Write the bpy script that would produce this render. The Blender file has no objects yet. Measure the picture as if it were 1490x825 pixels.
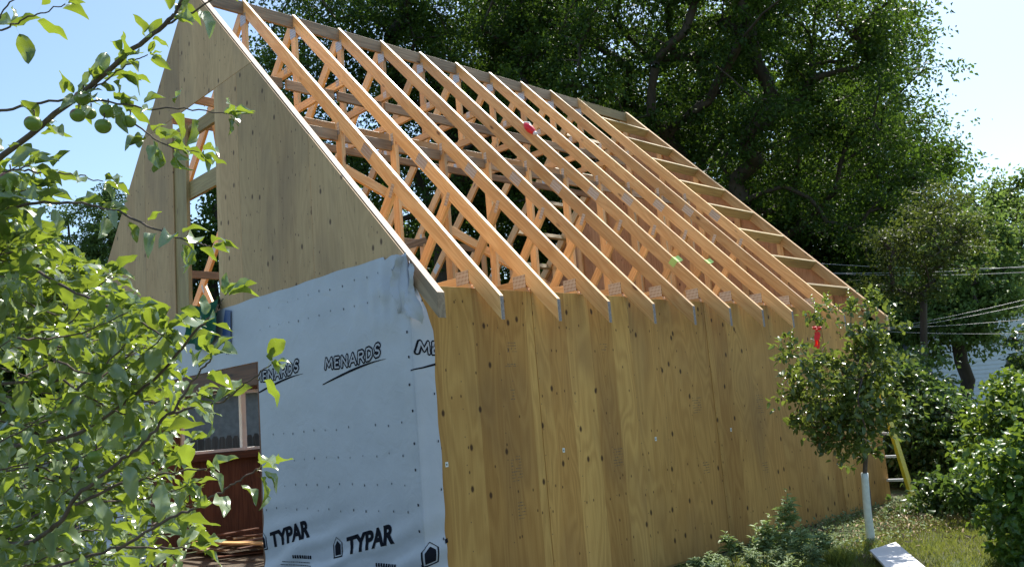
import bpy, bmesh, math, random
import numpy as np
from mathutils import Vector, Matrix
from mathutils import noise as mnoise

random.seed(7)
rng = np.random.default_rng(11)
sc = bpy.context.scene
col = sc.collection

# ------------------------------------------------------------------ camera
F = 1272.8; CAM = Vector((4.872, -3.770, 1.394)); YAW, PITCH, ROLL = -0.794, 0.154, -0.082
fwd = Vector((math.sin(YAW)*math.cos(PITCH), math.cos(YAW)*math.cos(PITCH), math.sin(PITCH)))
r0 = Vector((math.cos(YAW), -math.sin(YAW), 0)); u0 = r0.cross(fwd)
RT = r0*math.cos(ROLL) + u0*math.sin(ROLL); UP = -r0*math.sin(ROLL) + u0*math.cos(ROLL)
cd = bpy.data.cameras.new('camera'); cam = bpy.data.objects.new('camera', cd); col.objects.link(cam)
cd.sensor_width = 36; cd.lens = F/1490*36; cd.clip_start = 0.05; cd.clip_end = 3000
m = Matrix(((RT.x, UP.x, -fwd.x), (RT.y, UP.y, -fwd.y), (RT.z, UP.z, -fwd.z)))
cam.matrix_world = Matrix.Translation(CAM) @ m.to_4x4()
sc.camera = cam
def at(px, py, d):
    """world point seen at photo pixel (px, py) standing d metres deep"""
    return CAM + (fwd + RT*((px-745)/F) - UP*((py-412.5)/F))*d

# ------------------------------------------------------------------ light
SUN = Vector((-0.14, 0.53, 0.835)).normalized()
w = bpy.data.worlds.new('World'); sc.world = w; w.use_nodes = True
nt = w.node_tree; bgn = nt.nodes['Background']
sky = nt.nodes.new('ShaderNodeTexSky'); sky.sky_type = 'NISHITA'; sky.sun_disc = False
sky.sun_elevation = math.asin(SUN.z); sky.sun_rotation = math.atan2(SUN.x, SUN.y)
sky.air_density = 1.0; sky.dust_density = 1.1; sky.ozone_density = 1.0
mulc = nt.nodes.new('ShaderNodeMix'); mulc.data_type = 'RGBA'; mulc.blend_type = 'MULTIPLY'; mulc.inputs[0].default_value = 1
mulc.inputs[7].default_value = (0.93, 1.0, 0.985, 1)
nt.links.new(sky.outputs[0], mulc.inputs[6]); nt.links.new(mulc.outputs[2], bgn.inputs[0]); bgn.inputs[1].default_value = 0.135
sl = bpy.data.lights.new('sun', 'SUN'); so = bpy.data.objects.new('sun', sl); col.objects.link(so)
sl.energy = 5.0; sl.angle = math.radians(0.55); sl.color = (1, 0.95, 0.87)
so.rotation_euler = SUN.to_track_quat('Z', 'Y').to_euler(); so.location = (0, 0, 30)
sc.view_settings.view_transform = 'Standard'; sc.view_settings.look = 'None'
sc.view_settings.exposure = 0.78; sc.view_settings.gamma = 1
sc.render.resolution_x = 1024; sc.render.resolution_y = 566
sc.render.engine = 'CYCLES'
sc.cycles.max_bounces = 8; sc.cycles.diffuse_bounces = 5; sc.cycles.transmission_bounces = 4
sc.cycles.transparent_max_bounces = 8

# ------------------------------------------------------------------ materials
def new_mat(name):
    mt = bpy.data.materials.new(name); mt.use_nodes = True
    n = mt.node_tree; b = n.nodes['Principled BSDF']
    return mt, n, b
def N(n, typ, **kw):
    nd = n.nodes.new(typ)
    for k, v in kw.items():
        if k.startswith('i_'):
            key = k[2:]
            key = int(key) if key.isdigit() else key.replace('_', ' ')
            nd.inputs[key].default_value = v
        else: setattr(nd, k, v)
    return nd
def L(n, a, b): n.links.new(a, b)
def ramp(n, fac, stops):
    r = n.nodes.new('ShaderNodeValToRGB'); e = r.color_ramp.elements
    while len(e) < len(stops): e.new(0.5)
    for i, (p, c) in enumerate(stops):
        e[i].position = p; e[i].color = (c if len(c) == 4 else (*c, 1))
    if fac is not None: L(n, fac, r.inputs[0])
    return r
def math_n(n, op, a, b=None, clamp=False):
    q = n.nodes.new('ShaderNodeMath'); q.operation = op; q.use_clamp = clamp
    for i, v in enumerate((a, b)):
        if v is None: continue
        if isinstance(v, (int, float)): q.inputs[i].default_value = v
        else: L(n, v, q.inputs[i])
    return q.outputs[0]
def mixc(n, fac, a, b, mode='MIX'):
    q = n.nodes.new('ShaderNodeMix'); q.data_type = 'RGBA'; q.blend_type = mode
    for s, v in ((q.inputs[0], fac), (q.inputs[6], a), (q.inputs[7], b)):
        if isinstance(v, (int, float)): s.default_value = v
        elif isinstance(v, tuple): s.default_value = (*v, 1) if len(v) == 3 else v
        else: L(n, v, s)
    return q.outputs[2]
def plain(name, c, rough=0.6, metal=0.0, spec=0.5, noise=0.0, nscale=8.0, bump=0.0):
    mt, n, b = new_mat(name)
    b.inputs['Base Color'].default_value = (*c, 1); b.inputs['Roughness'].default_value = rough
    b.inputs['Metallic'].default_value = metal; b.inputs['Specular IOR Level'].default_value = spec
    if noise or bump:
        tc = N(n, 'ShaderNodeTexCoord'); nz = N(n, 'ShaderNodeTexNoise', i_Scale=nscale, i_Detail=6.0)
        L(n, tc.outputs['Object'], nz.inputs['Vector'])
        if noise:
            r = ramp(n, nz.outputs[0], [(0.3, tuple(x*(1-noise) for x in c)), (0.7, tuple(min(1, x*(1+noise)) for x in c))])
            L(n, r.outputs[0], b.inputs['Base Color'])
        if bump:
            bp = N(n, 'ShaderNodeBump', i_Strength=bump, i_Distance=0.01); L(n, nz.outputs[0], bp.inputs['Height'])
            L(n, bp.outputs[0], b.inputs['Normal'])
    return mt

def lumber(name, ca, cb, ck, rough=0.62, tone=0.32):
    """sawn softwood: grain runs along the x of attribute gc"""
    mt, n, b = new_mat(name)
    at_ = N(n, 'ShaderNodeAttribute', attribute_name='gc'); oi = N(n, 'ShaderNodeObjectInfo')
    off = N(n, 'ShaderNodeVectorMath', operation='MULTIPLY_ADD')
    cb3 = N(n, 'ShaderNodeCombineXYZ'); 
    for i in range(3): L(n, oi.outputs['Random'], cb3.inputs[i])
    L(n, cb3.outputs[0], off.inputs[0]); off.inputs[1].default_value = (37, 19, 23); L(n, at_.outputs['Vector'], off.inputs[2])
    def mp(s):
        v = N(n, 'ShaderNodeVectorMath', operation='MULTIPLY'); L(n, off.outputs[0], v.inputs[0]); v.inputs[1].default_value = s
        return v.outputs[0]
    n1 = N(n, 'ShaderNodeTexNoise', i_Scale=1.0, i_Detail=3.0, i_Distortion=0.6); L(n, mp((0.7, 9, 9)), n1.inputs['Vector'])
    rings = math_n(n, 'SINE', math_n(n, 'MULTIPLY', n1.outputs[0], 46.0))
    n2 = N(n, 'ShaderNodeTexNoise', i_Scale=1.0, i_Detail=5.0); L(n, mp((3, 120, 120)), n2.inputs['Vector'])
    f = math_n(n, 'ADD', math_n(n, 'MULTIPLY', rings, 0.22), math_n(n, 'MULTIPLY', n2.outputs[0], 0.9))
    r = ramp(n, f, [(0.15, cb), (0.75, ca)])
    vo = N(n, 'ShaderNodeTexVoronoi', i_Scale=1.0); L(n, mp((2.6, 7.5, 7.5)), vo.inputs['Vector'])
    kr = math_n(n, 'GREATER_THAN', vo.outputs['Color'], 0.55)
    sep = N(n, 'ShaderNodeSeparateColor'); L(n, vo.outputs['Color'], sep.inputs[0])
    kon = math_n(n, 'GREATER_THAN', sep.outputs[0], 0.62)
    kd = ramp(n, vo.outputs['Distance'], [(0.05, (1, 1, 1)), (0.15, (0, 0, 0))])
    km = math_n(n, 'MULTIPLY', kon, kd.outputs[0])
    c = mixc(n, km, r.outputs[0], ck)
    # per board tone
    tn = N(n, 'ShaderNodeMapRange', i_3=1.0-tone, i_4=1.0+tone*0.6); L(n, oi.outputs['Random'], tn.inputs[0])
    n3 = N(n, 'ShaderNodeTexNoise', i_Scale=1.0, i_Detail=2.0); L(n, mp((0.9, 5, 5)), n3.inputs['Vector'])
    tone2 = math_n(n, 'MULTIPLY', tn.outputs[0], math_n(n, 'ADD', math_n(n, 'MULTIPLY', n3.outputs[0], 0.5), 0.75))
    cc = N(n, 'ShaderNodeVectorMath', operation='SCALE'); L(n, c, cc.inputs[0]); L(n, tone2, cc.inputs['Scale'])
    L(n, cc.outputs[0], b.inputs['Base Color']); b.inputs['Roughness'].default_value = rough
    b.inputs['Specular IOR Level'].default_value = 0.5
    bp = N(n, 'ShaderNodeBump', i_Strength=0.25, i_Distance=0.002); L(n, n2.outputs[0], bp.inputs['Height']); L(n, bp.outputs[0], b.inputs['Normal'])
    return mt

def plywood(name, ca, cb, band, ck, knots=0.5, stain=(0.3, 0.2, 0.1), stain_amt=0.3, streak=0.0, fig=0.10):
    """rotary cut fir plywood sheet: gc = (up the grain, across, through)"""
    mt, n, b = new_mat(name)
    at_ = N(n, 'ShaderNodeAttribute', attribute_name='gc')
    def mp(s, o=(0, 0, 0), src=None):
        v = N(n, 'ShaderNodeVectorMath', operation='MULTIPLY_ADD'); L(n, src or at_.outputs['Vector'], v.inputs[0])
        v.inputs[1].default_value = s; v.inputs[2].default_value = o
        return v.outputs[0]
    # cathedral figure
    n1 = N(n, 'ShaderNodeTexNoise', i_Scale=1.0, i_Detail=2.0, i_Distortion=0.5); L(n, mp((0.55, 3.2, 1)), n1.inputs['Vector'])
    rings = math_n(n, 'SINE', math_n(n, 'MULTIPLY', n1.outputs[0], 88.0))
    n2 = N(n, 'ShaderNodeTexNoise', i_Scale=1.0, i_Detail=6.0, i_Roughness=0.65); L(n, mp((2.0, 70, 1)), n2.inputs['Vector'])
    f = math_n(n, 'ADD', math_n(n, 'MULTIPLY', rings, fig), math_n(n, 'MULTIPLY', n2.outputs[0], 1.0))
    r = ramp(n, f, [(0.25, cb), (0.75, ca)])
    # veneer strips of different tone
    sp = N(n, 'ShaderNodeSeparateXYZ'); L(n, at_.outputs['Vector'], sp.inputs[0])
    wob = N(n, 'ShaderNodeTexNoise', i_Scale=1.0, i_Detail=1.0); L(n, mp((0.4, 0.4, 0.3)), wob.inputs['Vector'])
    vv = N(n, 'ShaderNodeTexVoronoi', voronoi_dimensions='1D', i_Scale=3.4)
    L(n, math_n(n, 'ADD', sp.outputs[1], math_n(n, 'MULTIPLY', wob.outputs[0], 0.03)), vv.inputs['W'])
    sp2 = N(n, 'ShaderNodeSeparateColor'); L(n, vv.outputs['Color'], sp2.inputs[0])
    c = mixc(n, math_n(n, 'MULTIPLY', sp2.outputs[0], 0.8), r.outputs[0], band, 'MULTIPLY')
    # stains
    n4 = N(n, 'ShaderNodeTexNoise', i_Scale=1.0, i_Detail=4.0); L(n, mp((0.8, 1.7, 1), (5, 5, 5)), n4.inputs['Vector'])
    sm = ramp(n, n4.outputs[0], [(0.5, (0, 0, 0)), (0.72, (1, 1, 1))])
    c = mixc(n, math_n(n, 'MULTIPLY', sm.outputs[0], stain_amt), c, stain)
    if streak:
        n5 = N(n, 'ShaderNodeTexNoise', i_Scale=1.0, i_Detail=4.0, i_Roughness=0.7); L(n, mp((4.5, 26, 1), (9, 1, 5)), n5.inputs['Vector'])
        s5 = ramp(n, n5.outputs[0], [(0.60, (0, 0, 0)), (0.74, (1, 1, 1))])
        c = mixc(n, math_n(n, 'MULTIPLY', s5.outputs[0], streak), c, ck)
    for (sc_, lo, hi, thr, seed, amt) in ((5.2, 0.05, 0.10, 1-knots, 0, 0.95), (9.0, 0.045, 0.08, 1-knots*0.8, 31, 0.8)):
        vo = N(n, 'ShaderNodeTexVoronoi', voronoi_dimensions='2D', i_Scale=sc_); L(n, mp((0.62, 1, 1), (seed, seed, 0)), vo.inputs['Vector'])
        sp3 = N(n, 'ShaderNodeSeparateColor'); L(n, vo.outputs['Color'], sp3.inputs[0])
        kon = math_n(n, 'GREATER_THAN', sp3.outputs[0], thr)
        kd = ramp(n, vo.outputs['Distance'], [(lo, (1, 1, 1)), (hi, (0, 0, 0))])
        c = mixc(n, math_n(n, 'MULTIPLY', math_n(n, 'MULTIPLY', kon, kd.outputs[0]), amt), c, ck)
    # nail heads along the studs
    fy = math_n(n, 'ABSOLUTE', math_n(n, 'SUBTRACT', math_n(n, 'FRACT', math_n(n, 'ADD', math_n(n, 'DIVIDE', sp.outputs[1], 0.4064), 0.47)), 0.5))
    fz = math_n(n, 'ABSOLUTE', math_n(n, 'SUBTRACT', math_n(n, 'FRACT', math_n(n, 'DIVIDE', sp.outputs[0], 0.20)), 0.5))
    nl = math_n(n, 'MULTIPLY', math_n(n, 'LESS_THAN', fy, 0.0115), math_n(n, 'LESS_THAN', fz, 0.0225))
    c = mixc(n, math_n(n, 'MULTIPLY', nl, 0.7), c, (0.10, 0.07, 0.05))
    oi = N(n, 'ShaderNodeObjectInfo'); tn = N(n, 'ShaderNodeMapRange', i_3=0.78, i_4=1.10); L(n, oi.outputs['Random'], tn.inputs[0])
    n6 = N(n, 'ShaderNodeTexNoise', i_Scale=1.0, i_Detail=3.0); L(n, mp((0.5, 1.1, 1), (15, 3, 5)), n6.inputs['Vector'])
    cc = N(n, 'ShaderNodeVectorMath', operation='SCALE'); L(n, c, cc.inputs[0]); L(n, math_n(n, 'MULTIPLY', tn.outputs[0], math_n(n, 'ADD', math_n(n, 'MULTIPLY', n6.outputs[0], 0.6), 0.7)), cc.inputs['Scale']); c = cc.outputs[0]
    L(n, c, b.inputs['Base Color']); b.inputs['Roughness'].default_value = 0.7; b.inputs['Specular IOR Level'].default_value = 0.25
    bp = N(n, 'ShaderNodeBump', i_Strength=0.2, i_Distance=0.002); L(n, f, bp.inputs['Height']); L(n, bp.outputs[0], b.inputs['Normal'])
    return mt

def leaf_mat(name, dark, light, trans, tfac, rough=0.4, spec=0.5, under=None):
    mt, n, b = new_mat(name); out = n.nodes['Material Output']
    a = N(n, 'ShaderNodeAttribute', attribute_name='tint')
    r = ramp(n, a.outputs['Fac'], [(0.0, dark), (0.8, light), (1.0, tuple(min(1, x*1.35) for x in light))])
    c = r.outputs[0]
    if under:
        g = N(n, 'ShaderNodeNewGeometry'); c = mixc(n, g.outputs['Backfacing'], c, under)
    L(n, c, b.inputs['Base Color']); b.inputs['Roughness'].default_value = rough; b.inputs['Specular IOR Level'].default_value = spec
    tb = N(n, 'ShaderNodeBsdfTranslucent')
    tr = ramp(n, a.outputs['Fac'], [(0.0, tuple(x*0.7 for x in trans)), (1.0, trans)]); L(n, tr.outputs[0], tb.inputs[0])
    mx = N(n, 'ShaderNodeMixShader'); mx.inputs[0].default_value = tfac
    L(n, b.outputs[0], mx.inputs[1]); L(n, tb.outputs[0], mx.inputs[2]); L(n, mx.outputs[0], out.inputs[0])
    return mt

def bark_mat(name, ca, cb, sx=18):
    mt, n, b = new_mat(name)
    tc = N(n, 'ShaderNodeTexCoord'); mp = N(n, 'ShaderNodeMapping'); mp.inputs['Scale'].default_value = (sx, sx, sx*0.25)
    nz = N(n, 'ShaderNodeTexNoise', i_Scale=1.0, i_Detail=8.0, i_Roughness=0.7)
    L(n, tc.outputs['Object'], mp.inputs[0]); L(n, mp.outputs[0], nz.inputs['Vector'])
    r = ramp(n, nz.outputs[0], [(0.3, cb), (0.7, ca)]); L(n, r.outputs[0], b.inputs['Base Color']); b.inputs['Roughness'].default_value = 0.85
    bp = N(n, 'ShaderNodeBump', i_Strength=0.6, i_Distance=0.01); L(n, nz.outputs[0], bp.inputs['Height']); L(n, bp.outputs[0], b.inputs['Normal'])
    return mt

M = {}
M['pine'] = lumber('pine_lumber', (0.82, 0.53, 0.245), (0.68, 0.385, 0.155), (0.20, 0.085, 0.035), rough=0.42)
M['pine_dull'] = lumber('dull_lumber', (0.40, 0.29, 0.19), (0.26, 0.18, 0.115), (0.08, 0.045, 0.03))  # same grain as the pine, in duller and darker browns
M['ply'] = plywood('fir_plywood', (0.74, 0.425, 0.13), (0.59, 0.315, 0.09), (0.70, 0.60, 0.53), (0.075, 0.032, 0.012), knots=0.32, stain=(0.26, 0.14, 0.06), stain_amt=0.5, fig=0.17, streak=0.25)
M['ply_grey'] = plywood('pale_plywood', (0.70, 0.475, 0.265), (0.56, 0.365, 0.195), (0.82, 0.77, 0.76), (0.14, 0.085, 0.055), knots=0.26, stain=(0.28, 0.19, 0.13), stain_amt=0.6, streak=0.75)
M['ply_in'] = plywood('inner_plywood', (0.55, 0.34, 0.20), (0.40, 0.22, 0.12), (0.8, 0.7, 0.65), (0.12, 0.05, 0.03), knots=0.3)
M['shaded_wood'] = lumber('shaded_boards', (0.17, 0.07, 0.035), (0.10, 0.038, 0.02), (0.03, 0.015, 0.01))  # ordinary interior wood, with the indoor shade put into its dark colour
M['yellow_wood'] = lumber('yellow_lumber', (0.46, 0.335, 0.15), (0.34, 0.235, 0.10), (0.14, 0.08, 0.03))
M['ink'] = plain('black_ink', (0.012, 0.013, 0.02), 0.9, spec=0.05)
M['ink_soft'] = plain('stamp_ink', (0.17, 0.11, 0.055), 0.7)
M['sticker'] = plain('sticker_paper', (0.75, 0.75, 0.72), 0.6)
M['white_board'] = plain('white_panel', (0.78, 0.78, 0.80), 0.45, noise=0.04, nscale=5)
M['guard'] = plain('white_trunk_guard', (0.72, 0.76, 0.74), 0.45, noise=0.10, nscale=30)
M['yellow'] = plain('yellow_fibreglass', (0.62, 0.50, 0.03), 0.45, noise=0.1, nscale=20)
M['alu'] = plain('aluminium', (0.75, 0.77, 0.8), 0.35, metal=0.9)
M['red'] = plain('red_plastic', (0.72, 0.015, 0.03), 0.3)
M['clearish'] = plain('clear_plastic', (0.75, 0.72, 0.75), 0.15)
M['red_cloth'] = plain('red_ribbon', (0.80, 0.02, 0.015), 0.55, noise=0.2, nscale=30)
M['note'] = plain('green_note', (0.50, 0.72, 0.20), 0.6)
M['tarp'] = plain('green_tarp', (0.008, 0.085, 0.045), 0.7, spec=0.2, noise=0.3, nscale=12)
M['blue'] = plain('blue_film', (0.03, 0.07, 0.20), 0.4)
M['white_frame'] = plain('white_frame_paint', (0.75, 0.75, 0.73), 0.4, noise=0.05)
M['grey_siding'] = plain('grey_siding', (0.20, 0.20, 0.19), 0.6, noise=0.2)
M['siding'] = plain('pale_siding', (0.60, 0.66, 0.72), 0.55, noise=0.04)
M['roofing'] = plain('grey_shingles', (0.28, 0.28, 0.29), 0.85, noise=0.25, nscale=25)
M['fence'] = lumber('grey_fence_wood', (0.11, 0.105, 0.10), (0.07, 0.065, 0.06), (0.05, 0.05, 0.05))
M['glass'] = plain('window_glass', (0.03, 0.04, 0.05), 0.05)
M['rock'] = plain('soil', (0.10, 0.075, 0.05), 0.9, noise=0.4, nscale=14, bump=0.5)
M['wire'] = plain('utility_wire', (0.25, 0.26, 0.27), 0.4)
M['bark'] = bark_mat('dark_bark', (0.075, 0.06, 0.045), (0.03, 0.024, 0.018), 9)
M['twig'] = bark_mat('apple_bark', (0.16, 0.115, 0.09), (0.055, 0.04, 0.035), 60)
M['stemgreen'] = plain('green_stem', (0.11, 0.16, 0.04), 0.6)
M['straw'] = plain('dry_straw', (0.36, 0.27, 0.15), 0.8, noise=0.4, nscale=30)
M['deadleaf'] = plain('dead_leaf', (0.50, 0.24, 0.13), 0.8, noise=0.4, nscale=40)
M['strap'] = plain('string', (0.55, 0.48, 0.06), 0.6)

# galvanised nail plate: punched in rows
def plate_mat():
    mt, n, b = new_mat('nail_plate')
    a = N(n, 'ShaderNodeAttribute', attribute_name='gc'); s = N(n, 'ShaderNodeSeparateXYZ'); L(n, a.outputs['Vector'], s.inputs[0])
    sx = math_n(n, 'SINE', math_n(n, 'MULTIPLY', s.outputs[0], 2*math.pi/0.0165))
    sz = math_n(n, 'SINE', math_n(n, 'MULTIPLY', s.outputs[1], 2*math.pi/0.030))
    hole = math_n(n, 'MULTIPLY', math_n(n, 'GREATER_THAN', sx, 0.15), math_n(n, 'GREATER_THAN', sz, -0.75))
    c = mixc(n, hole, (0.62, 0.62, 0.62), (0.30, 0.19, 0.11))
    L(n, c, b.inputs['Base Color']); L(n, math_n(n, 'MULTIPLY_ADD', hole, -0.55), b.inputs['Metallic'])
    mm = math_n(n, 'SUBTRACT', 0.6, math_n(n, 'MULTIPLY', hole, 0.6)); L(n, mm, b.inputs['Metallic'])
    b.inputs['Roughness'].default_value = 0.38
    return mt
M['plate'] = plate_mat()
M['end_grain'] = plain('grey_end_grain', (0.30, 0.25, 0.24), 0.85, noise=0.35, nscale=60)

def wrap_mat():
    mt, n, b = new_mat('house_wrap_film')
    a = N(n, 'ShaderNodeAttribute', attribute_name='gc')
    mp = N(n, 'ShaderNodeMapping'); mp.inputs['Scale'].default_value = (1.4, 2.2, 1)
    L(n, a.outputs['Vector'], mp.inputs[0])
    nz = N(n, 'ShaderNodeTexNoise', i_Scale=1.6, i_Detail=5.0); L(n, mp.outputs[0], nz.inputs['Vector'])
    r = ramp(n, nz.outputs[0], [(0.3, (0.41, 0.43, 0.50)), (0.7, (0.47, 0.49, 0.57))])
    n2 = N(n, 'ShaderNodeTexNoise', i_Scale=220.0, i_Detail=3.0); L(n, a.outputs['Vector'], n2.inputs['Vector'])
    n3 = N(n, 'ShaderNodeTexNoise', i_Scale=7.0, i_Detail=3.0, i_Distortion=1.0); L(n, a.outputs['Vector'], n3.inputs['Vector'])
    h = math_n(n, 'ADD', math_n(n, 'MULTIPLY', n2.outputs[0], 0.05), n3.outputs[0])
    L(n, r.outputs[0], b.inputs['Base Color']); b.inputs['Roughness'].default_value = 0.42
    bp = N(n, 'ShaderNodeBump', i_Strength=0.35, i_Distance=0.012); L(n, h, bp.inputs['Height']); L(n, bp.outputs[0], b.inputs['Normal'])
    return mt
M['wrap'] = wrap_mat()
M['wrap_letter'] = plain('letter_fill', (0.40, 0.40, 0.46), 0.5)

def ground_mat():
    mt, n, b = new_mat('turf_and_soil')
    tc = N(n, 'ShaderNodeTexCoord')
    n1 = N(n, 'ShaderNodeTexNoise', i_Scale=0.9, i_Detail=6.0); L(n, tc.outputs['Object'], n1.inputs['Vector'])
    n2 = N(n, 'ShaderNodeTexNoise', i_Scale=26.0, i_Detail=6.0, i_Roughness=0.7); L(n, tc.outputs['Object'], n2.inputs['Vector'])
    g = ramp(n, n2.outputs[0], [(0.3, (0.035, 0.055, 0.015)), (0.7, (0.09, 0.13, 0.035))])
    s = ramp(n, n2.outputs[0], [(0.3, (0.05, 0.04, 0.025)), (0.7, (0.13, 0.10, 0.065))])
    f = ramp(n, n1.outputs[0], [(0.45, (0, 0, 0)), (0.62, (1, 1, 1))])
    L(n, mixc(n, f.outputs[0], g.outputs[0], s.outputs[0]), b.inputs['Base Color']); b.inputs['Roughness'].default_value = 0.95
    bp = N(n, 'ShaderNodeBump', i_Strength=0.8, i_Distance=0.03); L(n, n2.outputs[0], bp.inputs['Height']); L(n, bp.outputs[0], b.inputs['Normal'])
    return mt
M['ground'] = ground_mat()
M['grass'] = leaf_mat('grass_blade', (0.07, 0.10, 0.02), (0.20, 0.24, 0.05), (0.38, 0.42, 0.07), 0.35, 0.5, 0.3)
M['apple_leaf'] = leaf_mat('apple_leaf', (0.022, 0.06, 0.018), (0.075, 0.135, 0.028), (0.42, 0.55, 0.045), 0.31, 0.22, 0.9, under=(0.20, 0.26, 0.15))
M['young_leaf'] = leaf_mat('young_tree_leaf', (0.03, 0.065, 0.02), (0.12, 0.17, 0.045), (0.28, 0.36, 0.05), 0.32, 0.27, 0.6)
M['bush_leaf'] = leaf_mat('lilac_leaf', (0.025, 0.06, 0.018), (0.06, 0.12, 0.03), (0.20, 0.32, 0.05), 0.30, 0.34, 0.5)
M['bright_leaf'] = leaf_mat('bright_shrub_leaf', (0.025, 0.07, 0.014), (0.10, 0.19, 0.035), (0.28, 0.40, 0.04), 0.34, 0.35, 0.5)
M['tree_leaf'] = leaf_mat('maple_leaf', (0.014, 0.036, 0.009), (0.050, 0.095, 0.018), (0.17, 0.30, 0.03), 0.31, 0.5, 0.22)
M['elm_leaf'] = leaf_mat('yellowish_leaf', (0.022, 0.04, 0.010), (0.06, 0.085, 0.018), (0.16, 0.21, 0.03), 0.35, 0.5, 0.3)
M['light_leaf'] = leaf_mat('light_tree_leaf', (0.06, 0.11, 0.03), (0.12, 0.19, 0.05), (0.28, 0.42, 0.08), 0.35, 0.5, 0.3)
M['weed_leaf'] = leaf_mat('weed_leaf', (0.15, 0.22, 0.09), (0.32, 0.40, 0.20), (0.30, 0.40, 0.10), 0.32, 0.5, 0.3)
M['sage_leaf'] = leaf_mat('grey_green_leaf', (0.10, 0.16, 0.07), (0.22, 0.29, 0.14), (0.30, 0.38, 0.14), 0.30, 0.6, 0.3)

def apple_mat():
    mt, n, b = new_mat('apple_skin')
    tc = N(n, 'ShaderNodeTexCoord'); nz = N(n, 'ShaderNodeTexNoise', i_Scale=14.0, i_Detail=4.0); L(n, tc.outputs['Object'], nz.inputs['Vector'])
    oi = N(n, 'ShaderNodeObjectInfo')
    sp = N(n, 'ShaderNodeSeparateXYZ'); L(n, tc.outputs['Object'], sp.inputs[0])
    f = math_n(n, 'ADD', math_n(n, 'ADD', math_n(n, 'MULTIPLY', sp.outputs[2], 16.0), nz.outputs[0]), math_n(n, 'MULTIPLY', oi.outputs['Random'], 0.35))
    r = ramp(n, f, [(0.95, (0.15, 0.23, 0.035)), (1.3, (0.22, 0.09, 0.05))]); L(n, r.outputs[0], b.inputs['Base Color'])
    b.inputs['Roughness'].default_value = 0.35; b.inputs['Subsurface Weight'].default_value = 0.1; b.inputs['Subsurface Scale'].default_value = 0.01
    return mt
M['apple'] = apple_mat()

# ------------------------------------------------------------------ object helpers
ORG = {}
def worg(o): return ORG.get(o.name, Vector((0, 0, 0))) if o else Vector((0, 0, 0))
def tag(o, label=None, cat=None, group=None, kind=None):
    if label: o['label'] = label
    if cat: o['category'] = cat
    if group: o['group'] = group
    if kind: o['kind'] = kind
    return o
def thing(name, loc, label, cat, group=None):
    o = bpy.data.objects.new(name, None); col.objects.link(o); o.location = loc; o.empty_display_size = 0.2
    ORG[o.name] = Vector(loc); return tag(o, label, cat, group)
def obj(name, V, Fc, mat, parent=None, axis=None, gc=None, smooth=False, tint=None, origin=None):
    """verts in world coordinates -> one mesh object with its own origin"""
    V = np.asarray(V, dtype=float)
    c = Vector((V.min(0)+V.max(0))/2) if origin is None else Vector(origin)
    me = bpy.data.meshes.new(name)
    if isinstance(Fc, np.ndarray):
        nv, nf, k = len(V), len(Fc), Fc.shape[1]
        me.vertices.add(nv); me.vertices.foreach_set('co', (V-np.array(c)).ravel())
        me.loops.add(nf*k); me.loops.foreach_set('vertex_index', Fc.ravel().astype(np.int32))
        me.polygons.add(nf); me.polygons.foreach_set('loop_start', np.arange(0, nf*k, k, dtype=np.int32))
        me.update(calc_edges=True)
    else:
        me.from_pydata((V-np.array(c)).tolist(), [], Fc); me.update()
    if smooth: me.polygons.foreach_set('use_smooth', np.ones(len(me.polygons), dtype=bool))
    if axis is not None:
        ax = Vector(axis).normalized(); t = Vector((0, 0, 1)) if abs(ax.z) < 0.9 else Vector((1, 0, 0))
        b1 = ax.cross(t).normalized(); b2 = ax.cross(b1)
        gc = np.stack([V@np.array(ax), V@np.array(b1), V@np.array(b2)], 1)
    if gc is not None:
        a = me.attributes.new('gc', 'FLOAT_VECTOR', 'POINT'); a.data.foreach_set('vector', np.asarray(gc, dtype=float).ravel())
    if tint is not None:
        a = me.attributes.new('tint', 'FLOAT', 'POINT'); a.data.foreach_set('value', np.asarray(tint, dtype=float))
    if mat: me.materials.append(mat)
    o = bpy.data.objects.new(name, me); col.objects.link(o)
    o.parent = parent; o.location = c - worg(parent); ORG[o.name] = c
    return o
def bevelled(V, Fc, w_):
    bm = bmesh.new(); vs = [bm.verts.new(v) for v in V]
    for f in Fc: bm.faces.new([vs[i] for i in f])
    bmesh.ops.recalc_face_normals(bm, faces=bm.faces)
    if w_: bmesh.ops.bevel(bm, geom=list(bm.edges), offset=w_, segments=1, affect='EDGES', clamp_overlap=True)
    bm.verts.index_update()
    V2 = [v.co[:] for v in bm.verts]; F2 = [[v.index for v in f.verts] for f in bm.faces]; bm.free()
    return V2, F2
def prism_geo(poly, axis_i, a0, a1, bev=0.002):
    """poly of 2D points in the plane across axis_i (0:x->(y,z) 1:y->(x,z) 2:z->(x,y))"""
    def mk(p, a):
        q = list(p); q.insert(axis_i, a); return tuple(q)
    n = len(poly); V = [mk(p, a0) for p in poly] + [mk(p, a1) for p in poly]
    Fc = [list(range(n))[::-1], [n+i for i in range(n)]] + [[i, (i+1) % n, n+(i+1) % n, n+i] for i in range(n)]
    return bevelled(V, Fc, bev)
def prism(name, poly, axis_i, a0, a1, mat, parent=None, axis=(1, 0, 0), bev=0.002):
    V, Fc = prism_geo(poly, axis_i, a0, a1, bev); return obj(name, V, Fc, mat, parent, axis=axis)
def box(name, x0, x1, y0, y1, z0, z1, mat, parent=None, axis=None, bev=0.002):
    if axis is None:
        d = (x1-x0, y1-y0, z1-z0); i = d.index(max(d)); axis = [(1, 0, 0), (0, 1, 0), (0, 0, 1)][i]
    return prism(name, [(x0, z0), (x1, z0), (x1, z1), (x0, z1)], 1, y0, y1, mat, parent, axis, bev)
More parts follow.
